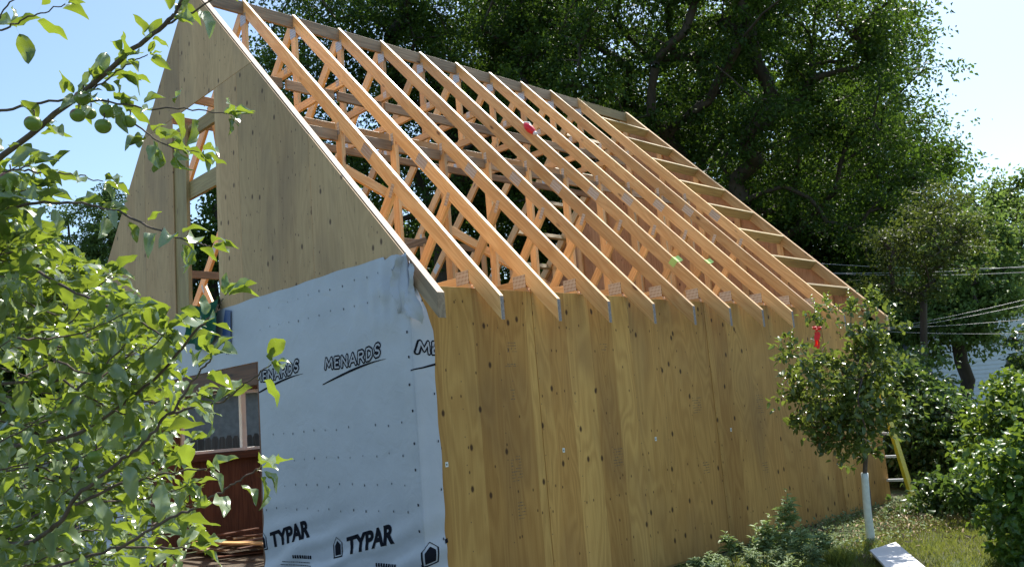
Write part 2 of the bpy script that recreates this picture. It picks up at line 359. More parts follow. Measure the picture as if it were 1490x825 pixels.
def beam_geo(p0, p1, side, wd, th, bev=0.002):
    """beam p0->p1; wd measured along 'side', th across"""
    p0, p1, s = Vector(p0), Vector(p1), Vector(side); a = (p1-p0).normalized()
    s = (s-a*s.dot(a)).normalized(); t = a.cross(s)
    V = [p + s*(i*wd/2) + t*(j*th/2) for p in (p0, p1) for i, j in ((-1, -1), (1, -1), (1, 1), (-1, 1))]
    Fc = [[0, 1, 2, 3], [7, 6, 5, 4]] + [[i, (i+1) % 4, 4+(i+1) % 4, 4+i][::-1] for i in range(4)]
    return bevelled([v[:] for v in V], Fc, bev)
def beam(name, p0, p1, side, wd, th, mat, parent=None, bev=0.002):
    V, Fc = beam_geo(p0, p1, side, wd, th, bev)
    return obj(name, V, Fc, mat, parent, axis=(Vector(p1)-Vector(p0)))
class MB:
    def __init__(s): s.V, s.F, s.G = [], [], []
    def add(s, V, Fc):
        k = len(s.V); s.V += [tuple(v) for v in V]; s.F += [[i+k for i in f] for f in Fc]; return s
    def build(s, name, mat, parent=None, **kw): return obj(name, s.V, s.F, mat, parent, **kw)
def tube_geo(pts, radii, seg=7, cap=True):
    pts = [Vector(p) for p in pts]; n = len(pts); V, Fc = [], []
    ref = Vector((0.3, 0.5, 0.8))
    for i, p in enumerate(pts):
        d = (pts[min(i+1, n-1)]-pts[max(i-1, 0)])
        d = d.normalized() if d.length > 1e-9 else Vector((0, 0, 1))
        a = d.cross(ref); a = a.normalized() if a.length > 1e-3 else d.orthogonal().normalized()
        b = d.cross(a)
        for k in range(seg):
            t = 2*math.pi*k/seg; V.append((p+(a*math.cos(t)+b*math.sin(t))*radii[i])[:])
    for i in range(n-1):
        for k in range(seg):
            k2 = (k+1) % seg; Fc.append([i*seg+k, i*seg+k2, (i+1)*seg+k2, (i+1)*seg+k])
    if cap: Fc.append(list(range(seg))[::-1]); Fc.append([(n-1)*seg+k for k in range(seg)])
    return V, Fc
def smooth_path(P_, n=6):
    P_ = [Vector(p) for p in P_]; out = []
    Q = [P_[0]*2-P_[1]] + P_ + [P_[-1]*2-P_[-2]]
    for i in range(1, len(Q)-2):
        for k in range(n):
            t = k/n; a, b, c, d = Q[i-1], Q[i], Q[i+1], Q[i+2]
            out.append(0.5*((2*b)+(-a+c)*t+(2*a-5*b+4*c-d)*t*t+(-a+3*b-3*c+d)*t**3))
    out.append(P_[-1]); return out
def copy_tree(o, off, parent=None, top=True):
    c = o.copy(); col.objects.link(c); c.parent = parent if parent else o.parent
    if top: c.location = o.location + Vector(off)
    ORG[c.name] = worg(o) + Vector(off)
    for ch in list(kids.get(o.name, [])): copy_tree(ch, off, c, False)
    return c
kids = {}
def kid(parent, o): kids.setdefault(parent.name, []).append(o); return o

# ------------------------------------------------------------------ leaves
def norm(a): return a/np.maximum(np.linalg.norm(a, axis=1, keepdims=True), 1e-9)
ROWS = [(0.0, 0.0), (0.05, 0.17), (0.14, 0.34), (0.28, 0.46), (0.44, 0.50), (0.60, 0.45), (0.75, 0.34), (0.88, 0.19), (0.95, 0.08), (1.0, 0.0)]
def leaf_mesh(pos, d, nrm, length, width=0.5, curl=0.25, fold=0.25, petiole=0.0, detail=2, tint=None):
    """vectorised leaves. pos base, d direction, nrm face normal. returns V,F,tint"""
    n = len(pos); d = norm(d); s = norm(np.cross(d, nrm)); u = np.cross(s, d)
    length = np.broadcast_to(np.asarray(length, float), (n,)); curl = np.broadcast_to(np.asarray(curl, float), (n,))
    fold = np.broadcast_to(np.asarray(fold, float), (n,)); width = np.broadcast_to(np.asarray(width, float), (n,))
    if tint is None: tint = rng.random(n)
    tpl, Fc = [], []
    if detail == 0:
        tpl = [(0, 0), (0.45, -0.5), (1, 0), (0.45, 0.5)]; Fc = [[0, 1, 2], [0, 2, 3]]
        wdt = width
    elif detail == 1:
        tpl = [(0, 0), (0.30, -0.46), (0.33, 0), (0.30, 0.46), (0.68, -0.38), (0.70, 0), (0.68, 0.38), (1, 0)]
        Fc = [[0, 1, 2], [0, 2, 3], [1, 4, 5, ], [1, 5, 2], [2, 5, 6], [2, 6, 3], [4, 7, 5], [5, 7, 6]]
    else:
        tpl = [(0, 0)]
        for (t, w_) in ROWS[1:-1]:
            tpl += [(t, -w_), (t*0.99+0.01, -w_*0.5), (t+0.02, 0), (t*0.99+0.01, w_*0.5), (t, w_)]
        tpl.append((1, 0)); k = len(ROWS)-2
        for c in range(4): Fc.append([0, 1+c, 2+c])
        for r_ in range(k-1):
            for c in range(4):
                a = 1+r_*5+c; b = a+5; Fc.append([a, b, b+1]); Fc.append([a, b+1, a+1])
        for c in range(4): Fc.append([1+(k-1)*5+c, len(tpl)-1, 2+(k-1)*5+c])
    T = np.array(tpl); Fc = np.array(Fc)
    if detail == 2:  # petiole as a thin triangle
        m0 = len(T); T = np.vstack([T, [(-petiole, 0.008), (-petiole, -0.008)]]) if petiole else T
        if petiole: Fc = np.vstack([Fc, [[0, m0, m0+1]], [[0, 0+1+2, m0]]]) if False else np.vstack([Fc, [[3, m0, m0+1]]])
    t = T[:, 0][None, :]; x = T[:, 1][None, :]
    ruff = (np.sin(t*9+rng.random((n, 1))*6)*np.abs(x)*0.22) if detail == 2 else 0
    h = -curl[:, None]*np.clip(t, 0, 2)**2 + fold[:, None]*np.abs(x)*1.2 + ruff
    if detail == 2 and petiole: h = np.where(t < 0, 0.25*t*curl[:, None]*2, h)
    fx = 1-0.25*curl[:, None]*np.clip(t, 0, 1)**2
    Lg = length[:, None, None]
    V = pos[:, None, :] + Lg*((t*fx)[..., None]*d[:, None, :] + (x*width[:, None]*2*0.5)[..., None]*s[:, None, :]*1.0 + h[..., None]*u[:, None, :])
    k = T.shape[0]
    FF = (Fc[None]+(np.arange(n)*k)[:, None, None]).reshape(-1, 3)
    return V.reshape(-1, 3), FF, np.repeat(tint, k)
def cat_leaves(parts):
    V, Fc, T, k = [], [], [], 0
    for v, f, t in parts: V.append(v); Fc.append(f+k); T.append(t); k += len(v)
    return np.vstack(V), np.vstack(Fc), np.concatenate(T)
def rdir(n, up=0.0):
    a = rng.normal(size=(n, 3)); a[:, 2] += up; return norm(a)

# ------------------------------------------------------------------ ground
gx = np.concatenate([[-900, -300, -120, -60, -30, -18], np.arange(-12, 12.01, 0.5), [18, 30, 60, 120, 300, 900]])
gy = np.concatenate([[-900, -300, -120, -60, -30, -18], np.arange(-12, 20.01, 0.5), [30, 60, 120, 300, 900]])
def gz(x, y):
    if abs(x) > 12 or y > 20 or y < -12: return 0.0
    ins = 0 if (-6.9 < x < 0.1 and -0.1 < y < 7.4) else 1
    return ins*(mnoise.noise(Vector((x*0.5, y*0.5, 0)))*0.05 + mnoise.noise(Vector((x*1.7, y*1.7, 3)))*0.02) - 0.01
V = [(x, y, gz(x, y)) for y in gy for x in gx]; nx = len(gx)
Fc = [[j*nx+i, j*nx+i+1, (j+1)*nx+i+1, (j+1)*nx+i] for j in range(len(gy)-1) for i in range(nx-1)]
tag(obj('ground', V, Fc, M['ground'], smooth=True, origin=(0, 0, 0)), 'grassy and weedy back yard soil around the half built garage', 'ground', kind='structure')

# ------------------------------------------------------------------ the garage
B = 0.6096; H = 2.40; RID = 6.162; HW = 3.404; OV = 0.298; TZ = 2.295; XR = -HW; XL = -2*HW; NB = 12; LEN = NB*B
SL = (RID-TZ)/(HW+OV); PD = 0.178; TH = 0.038
def rz(x): return RID - abs(x-XR)*SL               # top of the rafters
G = thing('garage', (XR, LEN/2, 0), 'half built wooden garage with open roof trusses, plywood side wall and blue house wrap', 'building')

# side wall: six plywood sheets, stickers and grade stamps on them
stick_y = [0.23, 1.44, 2.66, 3.89, 5.1, 6.35]
stamp_spots = {0: [(0.96, 1.95, .10, .09), (0.94, 1.81, .13, .03), (0.93, 1.62, .045, .16), (0.91, 1.03, .11, .20), (0.93, .72, .08, .14)],
               1: [(2.11, 1.01, .13, .16), (2.06, 1.95, .10, .07)], 2: [(3.36, 1.39, .14, .16), (3.4, .8, .1, .12)], 3: [(4.5, 1.35, .12, .2), (4.45, .7, .1, .12)],
               4: [(5.5, .9, .1, .15)], 5: [(6.8, 1.0, .14, .2)]}
for k in range(6):
    y0, y1 = k*1.2192+0.0015, (k+1)*1.2192-0.0015
    x1 = 0.0 + (0.0035 if k % 2 else 0.0); z0 = 0.03 - 0.004*k; z1 = H + random.uniform(-.004, .004)
    poly = [(y0, z0), (y1, z0), (y1, z1), (y0, z1)]
    V, Fc = prism_geo(poly, 0, x1-0.0125, x1, 0.001)
    gc = [(v[2]+k*3.6, v[1]+k*1.2192*3, v[0]) for v in V]
    p = obj('plywood_panel', V, Fc, M['ply'], G, gc=gc)
    ys = stick_y[k]
    if k in (0, 1, 2, 3):
        s_ = box('sticker', x1+0.0005, x1+0.0015, ys-.013, ys+.013, 1.105, 1.14, M['sticker'], p, bev=0)
        box('sticker_mark', x1+0.0017, x1+0.0024, ys-.005, ys+.004, 1.115, 1.128, M['ink'], p, bev=0)
    mb = MB()
    for (yy, zz, ww, hh) in stamp_spots[k]:
        rows = max(2, int(hh/0.022))
        for r_ in range(rows):
            z_ = zz+hh/2-(r_+0.5)*hh/rows; y_ = yy-ww/2
            while y_ < yy+ww/2:
                l = random.uniform(.006, .022)
                if random.random() < .72:
                    a, b2 = y_, min(y_+l, yy+ww/2); q = random.uniform(.002, .0045)
                    mb.add([(x1+.0006, a, z_-q), (x1+.0006, b2, z_-q), (x1+.0006, b2, z_+q), (x1+.0006, a, z_+q)], [[0, 1, 2, 3]])
                y_ += l+random.uniform(.003, .007)
    mb.build('grade_stamp', M['ink_soft'], p)
# framing behind: studs, plates
def wall_frame(x0, x1, face):
    for y in np.arange(0.09+0.02, LEN-0.05, 0.4064):
        box('stud', x0, x1, y-TH/2, y+TH/2, 0.04, H-0.078, M['pine'], G)
    box('bottom_plate', x0, x1, 0.014, LEN-0.014, 0.0, 0.038, M['pine'], G)
    box('top_plate', x0, x1, 0.014, LEN-0.014, H-0.076, H-0.002, M['pine'], G)
wall_frame(-0.013-0.089-0.003, -0.0155, 1)
# lit ledge: strips of the top plate beside every tail
# left wall with a wide window opening looking to the neighbour
WY0, WY1, WZ0, WZ1 = 1.25, 2.85, 1.28, 2.13
for (a, b2, c, d) in ((0.02, WY0, 0.02, H), (WY1, LEN, 0.02, H), (WY0+.002, WY1-.002, 0.02, WZ0), (WY0+.002, WY1-.002, WZ1, H)):
    V, Fc = prism_geo([(a, c), (b2, c), (b2, d), (a, d)], 0, XL, XL+0.012, 0.001)
    obj('wall_sheathing', V, Fc, M['shaded_wood'], G, axis=(0, 0, 1))
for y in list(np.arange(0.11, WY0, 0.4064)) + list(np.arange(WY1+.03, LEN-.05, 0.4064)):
    box('stud', XL+.014, XL+.103, y-TH/2, y+TH/2, 0.04, H-0.078, M['shaded_wood'], G)
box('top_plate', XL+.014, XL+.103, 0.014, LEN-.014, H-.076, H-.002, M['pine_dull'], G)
box('window_sill', XL-.02, XL+.13, WY0+.01, WY1-.01, WZ0-.10, WZ0-.012, M['shaded_wood'], G)
box('header', XL+.014, XL+.11, WY0+.01, WY1-.01, WZ1+.01, WZ1+.17, M['shaded_wood'], G)
wf = MB()
for (a, b2, c, d) in ((WY0, WY0+.05, WZ0, WZ1), (2.12, 2.19, WZ0, WZ1), (WY1-.05, WY1, WZ0, WZ1), (WY0+.051, 2.119, WZ1-.05, WZ1), (2.191, WY1-.051, WZ1-.05, WZ1), (WY0+.051, 2.119, WZ0, WZ0+.04), (2.191, WY1-.051, WZ0, WZ0+.04)):
    V, Fc = prism_geo([(a, c), (b2, c), (b2, d), (a, d)], 0, XL-.03, XL+.05, 0.002); wf.add(V, Fc)
wf.build('window_frame', M['white_frame'], G)
box('sticker', XL+.055, XL+.057, 2.70, 2.79, 1.55, 1.70, M['sticker'], G, bev=0)

# trusses
def rafter_poly(s):
    """s=+1 right slope, -1 left slope ; outline in x,z"""
    X = lambda x: XR + s*(x-XR)
    tl = OV
    P_ = [(XR, RID), (tl, TZ), (tl, TZ-PD), (XR, RID-PD)]
    return [(X(a)+s*0.001*(1 if a == XR else 0), b) for a, b in P_]
def chord_x(z): return XR + (RID-PD-z)/SL           # where the underside of the right rafter is at height z
def build_truss(n, gable=False):
    y = n*B; root = bpy.data.objects.new('truss', None); col.objects.link(root); root.parent = G; root.empty_display_size = .2
    wo = Vector((XR, y, H)); root.location = wo-worg(G); ORG[root.name] = wo
    a, b2 = y-TH/2, y+TH/2
    add = lambda o: kid(root, o)
    mt = M['pine']
    for s in (1, -1):
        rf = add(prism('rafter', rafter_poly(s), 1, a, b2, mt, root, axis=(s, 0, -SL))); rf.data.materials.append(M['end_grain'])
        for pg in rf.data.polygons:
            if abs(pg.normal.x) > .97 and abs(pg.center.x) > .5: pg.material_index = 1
    X = lambda x, s: XR+s*(x-XR)
    # bottom chord, notched under the rafter tops
    xb = 0.0
    add(prism('bottom_chord', [(XL+.02, H), (-.02, H), (-.02, H+.02), (chord_x(H+.105)-.001, H+.105), (2*XR-chord_x(H+.105)+.001, H+.105), (XL+.02, H+.02)], 1, a+.001, b2-.001, mt, root))
    zc = 4.985
    xc = chord_x(zc+.085)
    add(prism('collar', [(2*XR-xc-.085/SL+.002, zc), (xc+.085/SL-.002, zc), (xc-.002, zc+.085), (2*XR-xc+.002, zc+.085)], 1, a, b2, mt, root))
    add(box('king_post', XR-.044, XR+.044, a, b2, zc+.087, RID-PD-.05, mt, root, axis=(0, 0, 1)))
    for s in (1, -1):
        x1, x0 = -1.632, -1.721
        pl = [(x0, H+.107), (x1, H+.107), (x1, rz(x1)-PD-.002), (x0, rz(x0)-PD-.002)]
        if s < 0: pl = [(X(q[0], -1), q[1]) for q in pl]
        add(prism('post', pl, 1, a, b2, mt, root, axis=(0, 0, 1)))
        # diagonal web from the foot of the post square up to the rafter
        dx, dz = 0.70, 0.715; L0 = Vector((-1.60, 0, H+.15)); wv = 0.044
        top = Vector((-0.93, 0, 0)); top.z = rz(top.x)-PD+0.0
        dr = (top-L0).normalized(); nn = Vector((-dr.z, 0, dr.x))*wv
        pa = [L0-nn, top-nn+dr*(-.02), top+nn-dr*(.02), L0+nn]
        add(prism('diagonal_web', [(X(q.x, s), q.z) for q in (L0-nn, Vector((top.x-nn.x, 0, rz(top.x-nn.x)-PD-.002)), Vector((top.x+nn.x, 0, rz(top.x+nn.x)-PD-.002)), L0+nn)], 1, a+.0015, b2-.0015, mt, root, axis=(dr.x, 0, dr.z)))
    # nail plates on both faces: centre, half sizes, direction
    def plate(cx, cz, hw_, hh_, ang=0.0):
        c_, s_ = math.cos(ang), math.sin(ang); mb = MB(); gcs = []
        for yy0, yy1 in ((a-.0018, a-.0003), (b2+.0003, b2+.0018)):
            V = [(cx+c_*i-s_*j, yy, cz+s_*i+c_*j) for yy in (yy0, yy1) for i, j in ((-hw_, -hh_), (hw_, -hh_), (hw_, hh_), (-hw_, hh_))]
            mb.add(V, [[0, 1, 2, 3], [7, 6, 5, 4], [0, 4, 5, 1], [1, 5, 6, 2], [2, 6, 7, 3], [3, 7, 4, 0]])
            gcs += [(i, j, 0) for _ in (0, 1) for i, j in ((-hw_, -hh_), (hw_, -hh_), (hw_, hh_), (-hw_, hh_))]
        add(mb.build('nail_plate', M['plate'], root, gc=gcs))
    al = math.atan(-SL)
    plate(XR, RID-PD-.055, .062, .062)
    for s in (1, -1):
        plate(X(-.10, s), H+.09, .072, .052)
        plate(X(-1.25, s), rz(-1.25)-PD*.5, .085, .045, 0.0 if False else s*al)
        plate(X(-1.675, s), rz(-1.675)-PD-.015, .020, .060)
        plate(X(-.925, s), rz(-.925)-PD-.01, .020, .060, -s*0.5)
        plate(X(-2.56, s), 5.04, .03, .035)
    return root
T1 = build_truss(1)
for n in list(range(2, 11)):
    copy_tree(T1, (0, (n-1)*B, 0))
tip = bpy.data.materials
# gable truss at the front and fly rafters at the back
T0 = bpy.data.objects.new('gable_truss', None); col.objects.link(T0); T0.parent = G; ORG[T0.name] = Vector((XR, 0.03, H)); T0.location = ORG[T0.name]-worg(G)
T0['label'] = 'front gable truss behind the pale plywood, with dull tail end'
TN = bpy.data.objects.new('gable_truss', None); col.objects.link(TN); TN.parent = G; ORG[TN.name] = Vector((XR, LEN, H)); TN.location = ORG[TN.name]-worg(G)
TN['label'] = 'rear gable truss with the ladder of outlookers'
for root, y in ((T0, 0.021), (TN, LEN-.021)):
    a, b2 = y-TH/2, y+TH/2
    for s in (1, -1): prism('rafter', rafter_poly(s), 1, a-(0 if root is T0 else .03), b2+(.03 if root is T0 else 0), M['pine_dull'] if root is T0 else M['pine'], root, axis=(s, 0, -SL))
    prism('bottom_chord', [(XL+.02, H), (-.02, H), (-.02, H+.02), (chord_x(H+.105)-.001, H+.105), (2*XR-chord_x(H+.105)+.001, H+.105), (XL+.02, H+.02)], 1, a+.001, b2-.001, M['pine'], root)
    for x in np.arange(-0.42, XL+.3, -0.6096):
        if root is T0 and -3.98 < x < -2.8: continue
        prism('gable_stud', [(x-.044, H+.107), (x+.044, H+.107), (x+.044, rz(x+.044)-PD-.002), (x-.044, rz(x-.044)-PD-.002)], 1, a, b2, M['pine'], root, axis=(0, 0, 1))
# ridge blocks between the trusses
for n in range(0, 10):
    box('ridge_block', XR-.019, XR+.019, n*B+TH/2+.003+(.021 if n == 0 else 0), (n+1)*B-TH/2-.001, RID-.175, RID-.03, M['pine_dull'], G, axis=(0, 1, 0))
box('ridge_block', XR-.019, XR+.019, 10*B+TH/2+.001, LEN-.042, RID-.175, RID-.03, M['yellow_wood'], G, axis=(0, 1, 0))
# outlookers from the tenth truss to the rear gable
cs = 1/math.sqrt(1+SL*SL)
for k in range(1, 9):
    for s in (1, -1):
        x = XR+s*k*0.6*cs*0.99; z = rz(x)
        a_ = Vector((s*cs, 0, -SL*cs)); nrm = Vector((s*SL*cs, 0, cs))
        c0 = Vector((x, 10*B+TH/2+.001, z))-nrm*0.066; c1 = Vector((x, LEN-.042, z))-nrm*0.066
        beam('outlooker', c0, c1, nrm, 0.128, 0.038, M['yellow_wood'], G)
# long lateral braces and blocks
def rowboard(x, z, y0, y1, hh, mt, name='lateral_brace', th=.038):
    box(name, x-th/2, x+th/2, y0, y1, z-hh/2, z+hh/2, mt, G, axis=(0, 1, 0))
for n in range(0, 10):
    a, b2 = n*B+.024+(.02 if n == 0 else 0), (n+1)*B-.024
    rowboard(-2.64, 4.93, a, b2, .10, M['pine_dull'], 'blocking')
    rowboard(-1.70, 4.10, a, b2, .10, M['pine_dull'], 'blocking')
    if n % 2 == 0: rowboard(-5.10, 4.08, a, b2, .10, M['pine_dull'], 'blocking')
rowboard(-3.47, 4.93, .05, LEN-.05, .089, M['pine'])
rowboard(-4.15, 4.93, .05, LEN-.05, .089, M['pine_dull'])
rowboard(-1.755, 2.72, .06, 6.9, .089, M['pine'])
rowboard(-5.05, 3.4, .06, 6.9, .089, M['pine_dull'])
beam('diagonal_brace', (-1.775, .06, 4.06), (-1.775, 3.9, 2.62), (0, 0, 1), .089, .038, M['pine'], G)
beam('diagonal_brace', (-5.03+.07, .06, 2.6), (-5.03+.07, 4.2, 4.1), (0, 0, 1), .089, .038, M['pine_dull'], G)
beam('diagonal_brace', (-3.36-.10, 0.5, 3.0), (-3.55, .3, 4.8), (1, 0, 0), .089, .038, M['pine'], G)
beam('loose_plank', (-1.3, 1.0, H+.14), (-1.45, 6.4, H+.13), (1, 0, 0), .14, .038, M['pine_dull'], G)
beam('loose_plank', (-2.3, .7, H+.14), (-2.1, 5.9, H+.13), (1, 0, 0), .19, .038, M['pine_dull'], G)
# front gable sheathing of pale plywood, with the tall opening in the middle
def gsheet(poly, k, y0=-0.0125, y1=0.0, mat=None):
    V, Fc = prism_geo(poly, 1, y0, y1, 0.001); gc = [(v[2]+k*2.3, v[0]+k*1.7, v[1]) for v in V]
    return obj('gable_plywood', V, Fc, mat or M['ply_grey'], G, gc=gc)
ZB, ZS = 2.40, 4.835; OX0, OX1 = -3.90, -2.905; e = .0015
def xr_(z): return XR+(RID-z)/SL
def xl_(z): return XR-(RID-z)/SL
E_ = 0.012
gsheet([(-1.2192+e, ZB), (xr_(ZB)-.27, ZB), (xr_(2.62)-E_, 2.62), (-1.2192+e, rz(-1.2192)-E_)], 0)
gsheet([(-2.4384+e, ZB), (-1.2192-e, ZB), (-1.2192-e, rz(-1.2192)-E_), (xr_(ZS)-E_, ZS-e), (-2.4384+e, ZS-e)], 1)
gsheet([(OX1, ZB), (-2.4384-e, ZB), (-2.4384-e, ZS-e), (OX1, ZS-e)], 2)
gsheet([(OX1-1.8+1.02, ZS+e), (xr_(ZS)-E_, ZS+e), (XR, RID-E_*1.5), (OX1-1.8+1.02, rz(OX1-1.8+1.02)-E_)], 3)
gsheet([(xl_(ZS)+E_, ZS+e), (OX1-1.8+1.02-2*e, ZS+e), (OX1-1.8+1.02-2*e, rz(OX1-1.8+1.02)-E_)], 4)
gsheet([(-4.64, ZB), (OX0, ZB), (OX0, ZS-e), (-4.64, ZS-e)], 5)
gsheet([(-5.86, ZB), (-4.64-2*e, ZB), (-4.64-2*e, rz(-4.64)-E_*2), (-5.86, rz(-5.86)-E_)], 6)
gsheet([(XL-.03, ZB), (-5.86-2*e, ZB), (-5.86-2*e, rz(-5.86)-E_), (XL-.03, rz(XL-.03)-E_)], 7)
# rear gable and rear wall sheathing
for k, (a, b2) in enumerate(((-1.2192, 0), (-2.4384, -1.2192), (-3.6576, -2.4384), (-4.8768, -3.6576), (-6.096, -4.8768), (XL, -6.096))):
    pts = [(a+e, .02), (b2-e, .02), (b2-e, min(rz(b2-e), 9)-.012)]
    if a < XR < b2: pts.append((XR, RID-.012))
    pts.append((a+e, rz(a+e)-.012))
    V, Fc = prism_geo(pts, 1, LEN, LEN+.012, 0.001)
    obj('rear_plywood', V, Fc, M['ply_in'], G, gc=[(v[2]+k, v[0], v[1]) for v in V])
for x in np.arange(-.35, XL+.1, -.4064): box('stud', x-TH/2, x+TH/2, LEN-.10, LEN-.002, .04, H-.08, M['shaded_wood'], G, axis=(0, 0, 1))
# opening trim inside the front gable
box('jamb_board', OX0-.03, OX0+.285, .003, .041, 2.51, 4.70, M['yellow_wood'], G, axis=(0, 0, 1))
box('header', OX0+.02, OX1+.05, .0815, .12, 4.58, 4.72, M['yellow_wood'], G)
box('header', OX0+.10, OX1+.05, .042, .080, 3.90, 4.085, M['yellow_wood'], G)
beam('diagonal_brace', (-3.60, .30, 2.5), (-3.05, .30, 3.55), (1, 0, 0), .07, .038, M['pine'], G)
tp = [(-3.70, .035, 4.0), (-3.69, .033, 3.5), (-3.72, .033, 3.1), (-3.77, .033, 2.75)]
V, Fc = tube_geo(smooth_path(tp), [.004]*19, 5); obj('hanging_string', V, Fc, M['strap'], G)
# front wall framing
DX0, DX1, DZ = -4.62, -2.20, 2.08
for (a, b2) in ((DX1+.02, -.06), (XL+.12, DX0-.02)):
    for x in np.arange(a+.02, b2, .4064): box('stud', x-TH/2, x+TH/2, .004, .093, .04, H-.08, M['shaded_wood'], G, axis=(0, 0, 1))
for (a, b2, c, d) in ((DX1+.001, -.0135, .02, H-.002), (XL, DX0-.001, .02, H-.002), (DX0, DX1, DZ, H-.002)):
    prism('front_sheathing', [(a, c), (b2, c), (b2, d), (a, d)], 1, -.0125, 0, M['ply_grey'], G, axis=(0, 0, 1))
box('door_jamb', DX1-.04, DX1, -.01, .13, .0, DZ-.002, M['shaded_wood'], G)
box('door_jamb', DX0, DX0+.04, -.01, .13, .0, DZ-.002, M['shaded_wood'], G)
box('header', DX0+.041, DX1-.041, -.012, .08, DZ-.20, DZ-.002, M['shaded_wood'], G, bev=.003)
V, Fc = prism_geo([(XL+.02, .002), (-.13, .002), (-.13, .010), (XL+.02, .010)], 1, .13, LEN-.11, 0); obj('dirt_floor', V, Fc, M['rock'], G)

# ------------------------------------------------------------------ house wrap with its print
WT = 2.645
def wrap_disp(u, z):
    n1 = mnoise.noise(Vector((u*1.1, z*1.3, 1)))*0.010
    k = max(0, 1-z/0.95); n2 = math.sin((z*1.0-u*0.33)*26+mnoise.noise(Vector((u*1.5, z*2, 5)))*3)*0.022*k**1.1
    n3 = mnoise.noise(Vector((u*6, z*0.8, 9)))*0.003
    kt = max(0, 1-abs(z-2.35)/.35)*max(0, 1-abs(u+.15)/.6); n4 = kt*(0.02+mnoise.noise(Vector((u*9, z*5, 2)))*0.035)
    kc = math.exp(-((u-0.05)/0.12)**2); n5 = kc*(0.012+0.012*mnoise.noise(Vector((3, z*1.6, u*9))))
    return 0.013+max(-.004, n1+n2+n3+n4+n5)
def wrap_pt(u, z, extra=0.0):
    d = wrap_disp(u, z)+extra; R_ = 0.012
    if u <= 0: return Vector((u+ (d*max(0, 1+u/.05) if u > -.05 else 0), -0.0125-d+0.008, z))
    return Vector((0.003+d, -0.0125-d*max(0, 1-u/.05)+.006*0+u, z))
def edge_u(z):      # ragged edge on the side wall
    t = min(1, max(0, (2.47-z)/.4)); return 0.05+0.13*t+0.006*math.sin(z*7)+0.004*math.sin(z*17)
def top_z(u): 
    if u > -0.25: return WT-0.02-(0.0 if u < 0 else u*2.2) + 0.012*math.sin(u*30)
    return WT+0.004*math.sin(u*5)+0.003*math.sin(u*13)
def wrap_patch(us, z0, nz, topf):
    V, Fc, gc = [], [], []
    for u in us:
        zt = topf(u)
        for j in range(nz+1):
            z = z0+(zt-z0)*j/nz
            uu = u*edge_u(z)/0.18 if u > 0 else u
            V.append(wrap_pt(uu, z)[:]); gc.append((uu, z, 0))
    for i in range(len(us)-1):
        for j in range(nz): a = i*(nz+1)+j; Fc.append([a, a+nz+1, a+nz+2, a+1])
    return V, Fc, gc
mb = MB(); gcs = []
for us, z0, nz, tf in ((np.concatenate([np.linspace(DX1+.0, -.06, 110), [-.045, -.03, -.015, 0, .012, .03, .05, .08, .11, .14, .18]]), 0.04, 130, top_z),
                       (np.linspace(DX0, DX1, 60), DZ+.0, 26, top_z), (np.linspace(XL-.02, DX0, 60), 0.04, 80, top_z)):
    V, Fc, gc = wrap_patch(us, z0, nz, tf); mb.add(V, Fc); gcs += gc
WR = mb.build('house_wrap', M['wrap'], G, gc=gcs, smooth=True)
# loose flap bunched beside the first rafter tail
fl = []
ff = []
for i in range(15):
    for j in range(19):
        a_ = i/14; b_ = j/18
        x = -0.10+0.20*a_+0.025*math.sin(b_*9+a_*7)+.02*mnoise.noise(Vector((a_*5, b_*7, 2))); z = 2.62-0.42*b_-0.10*a_*a_
        y = -0.045-0.035*math.sin(a_*8+b_*3)-.02*mnoise.noise(Vector((a_*7, b_*9, 7)))+.03*a_
        fl.append((x, y, z))
for i in range(14):
    for j in range(18): a = i*19+j; ff.append([a, a+19, a+20, a+1])
obj('wrap_flap', fl, ff, M['wrap'], G, gc=fl, smooth=True)

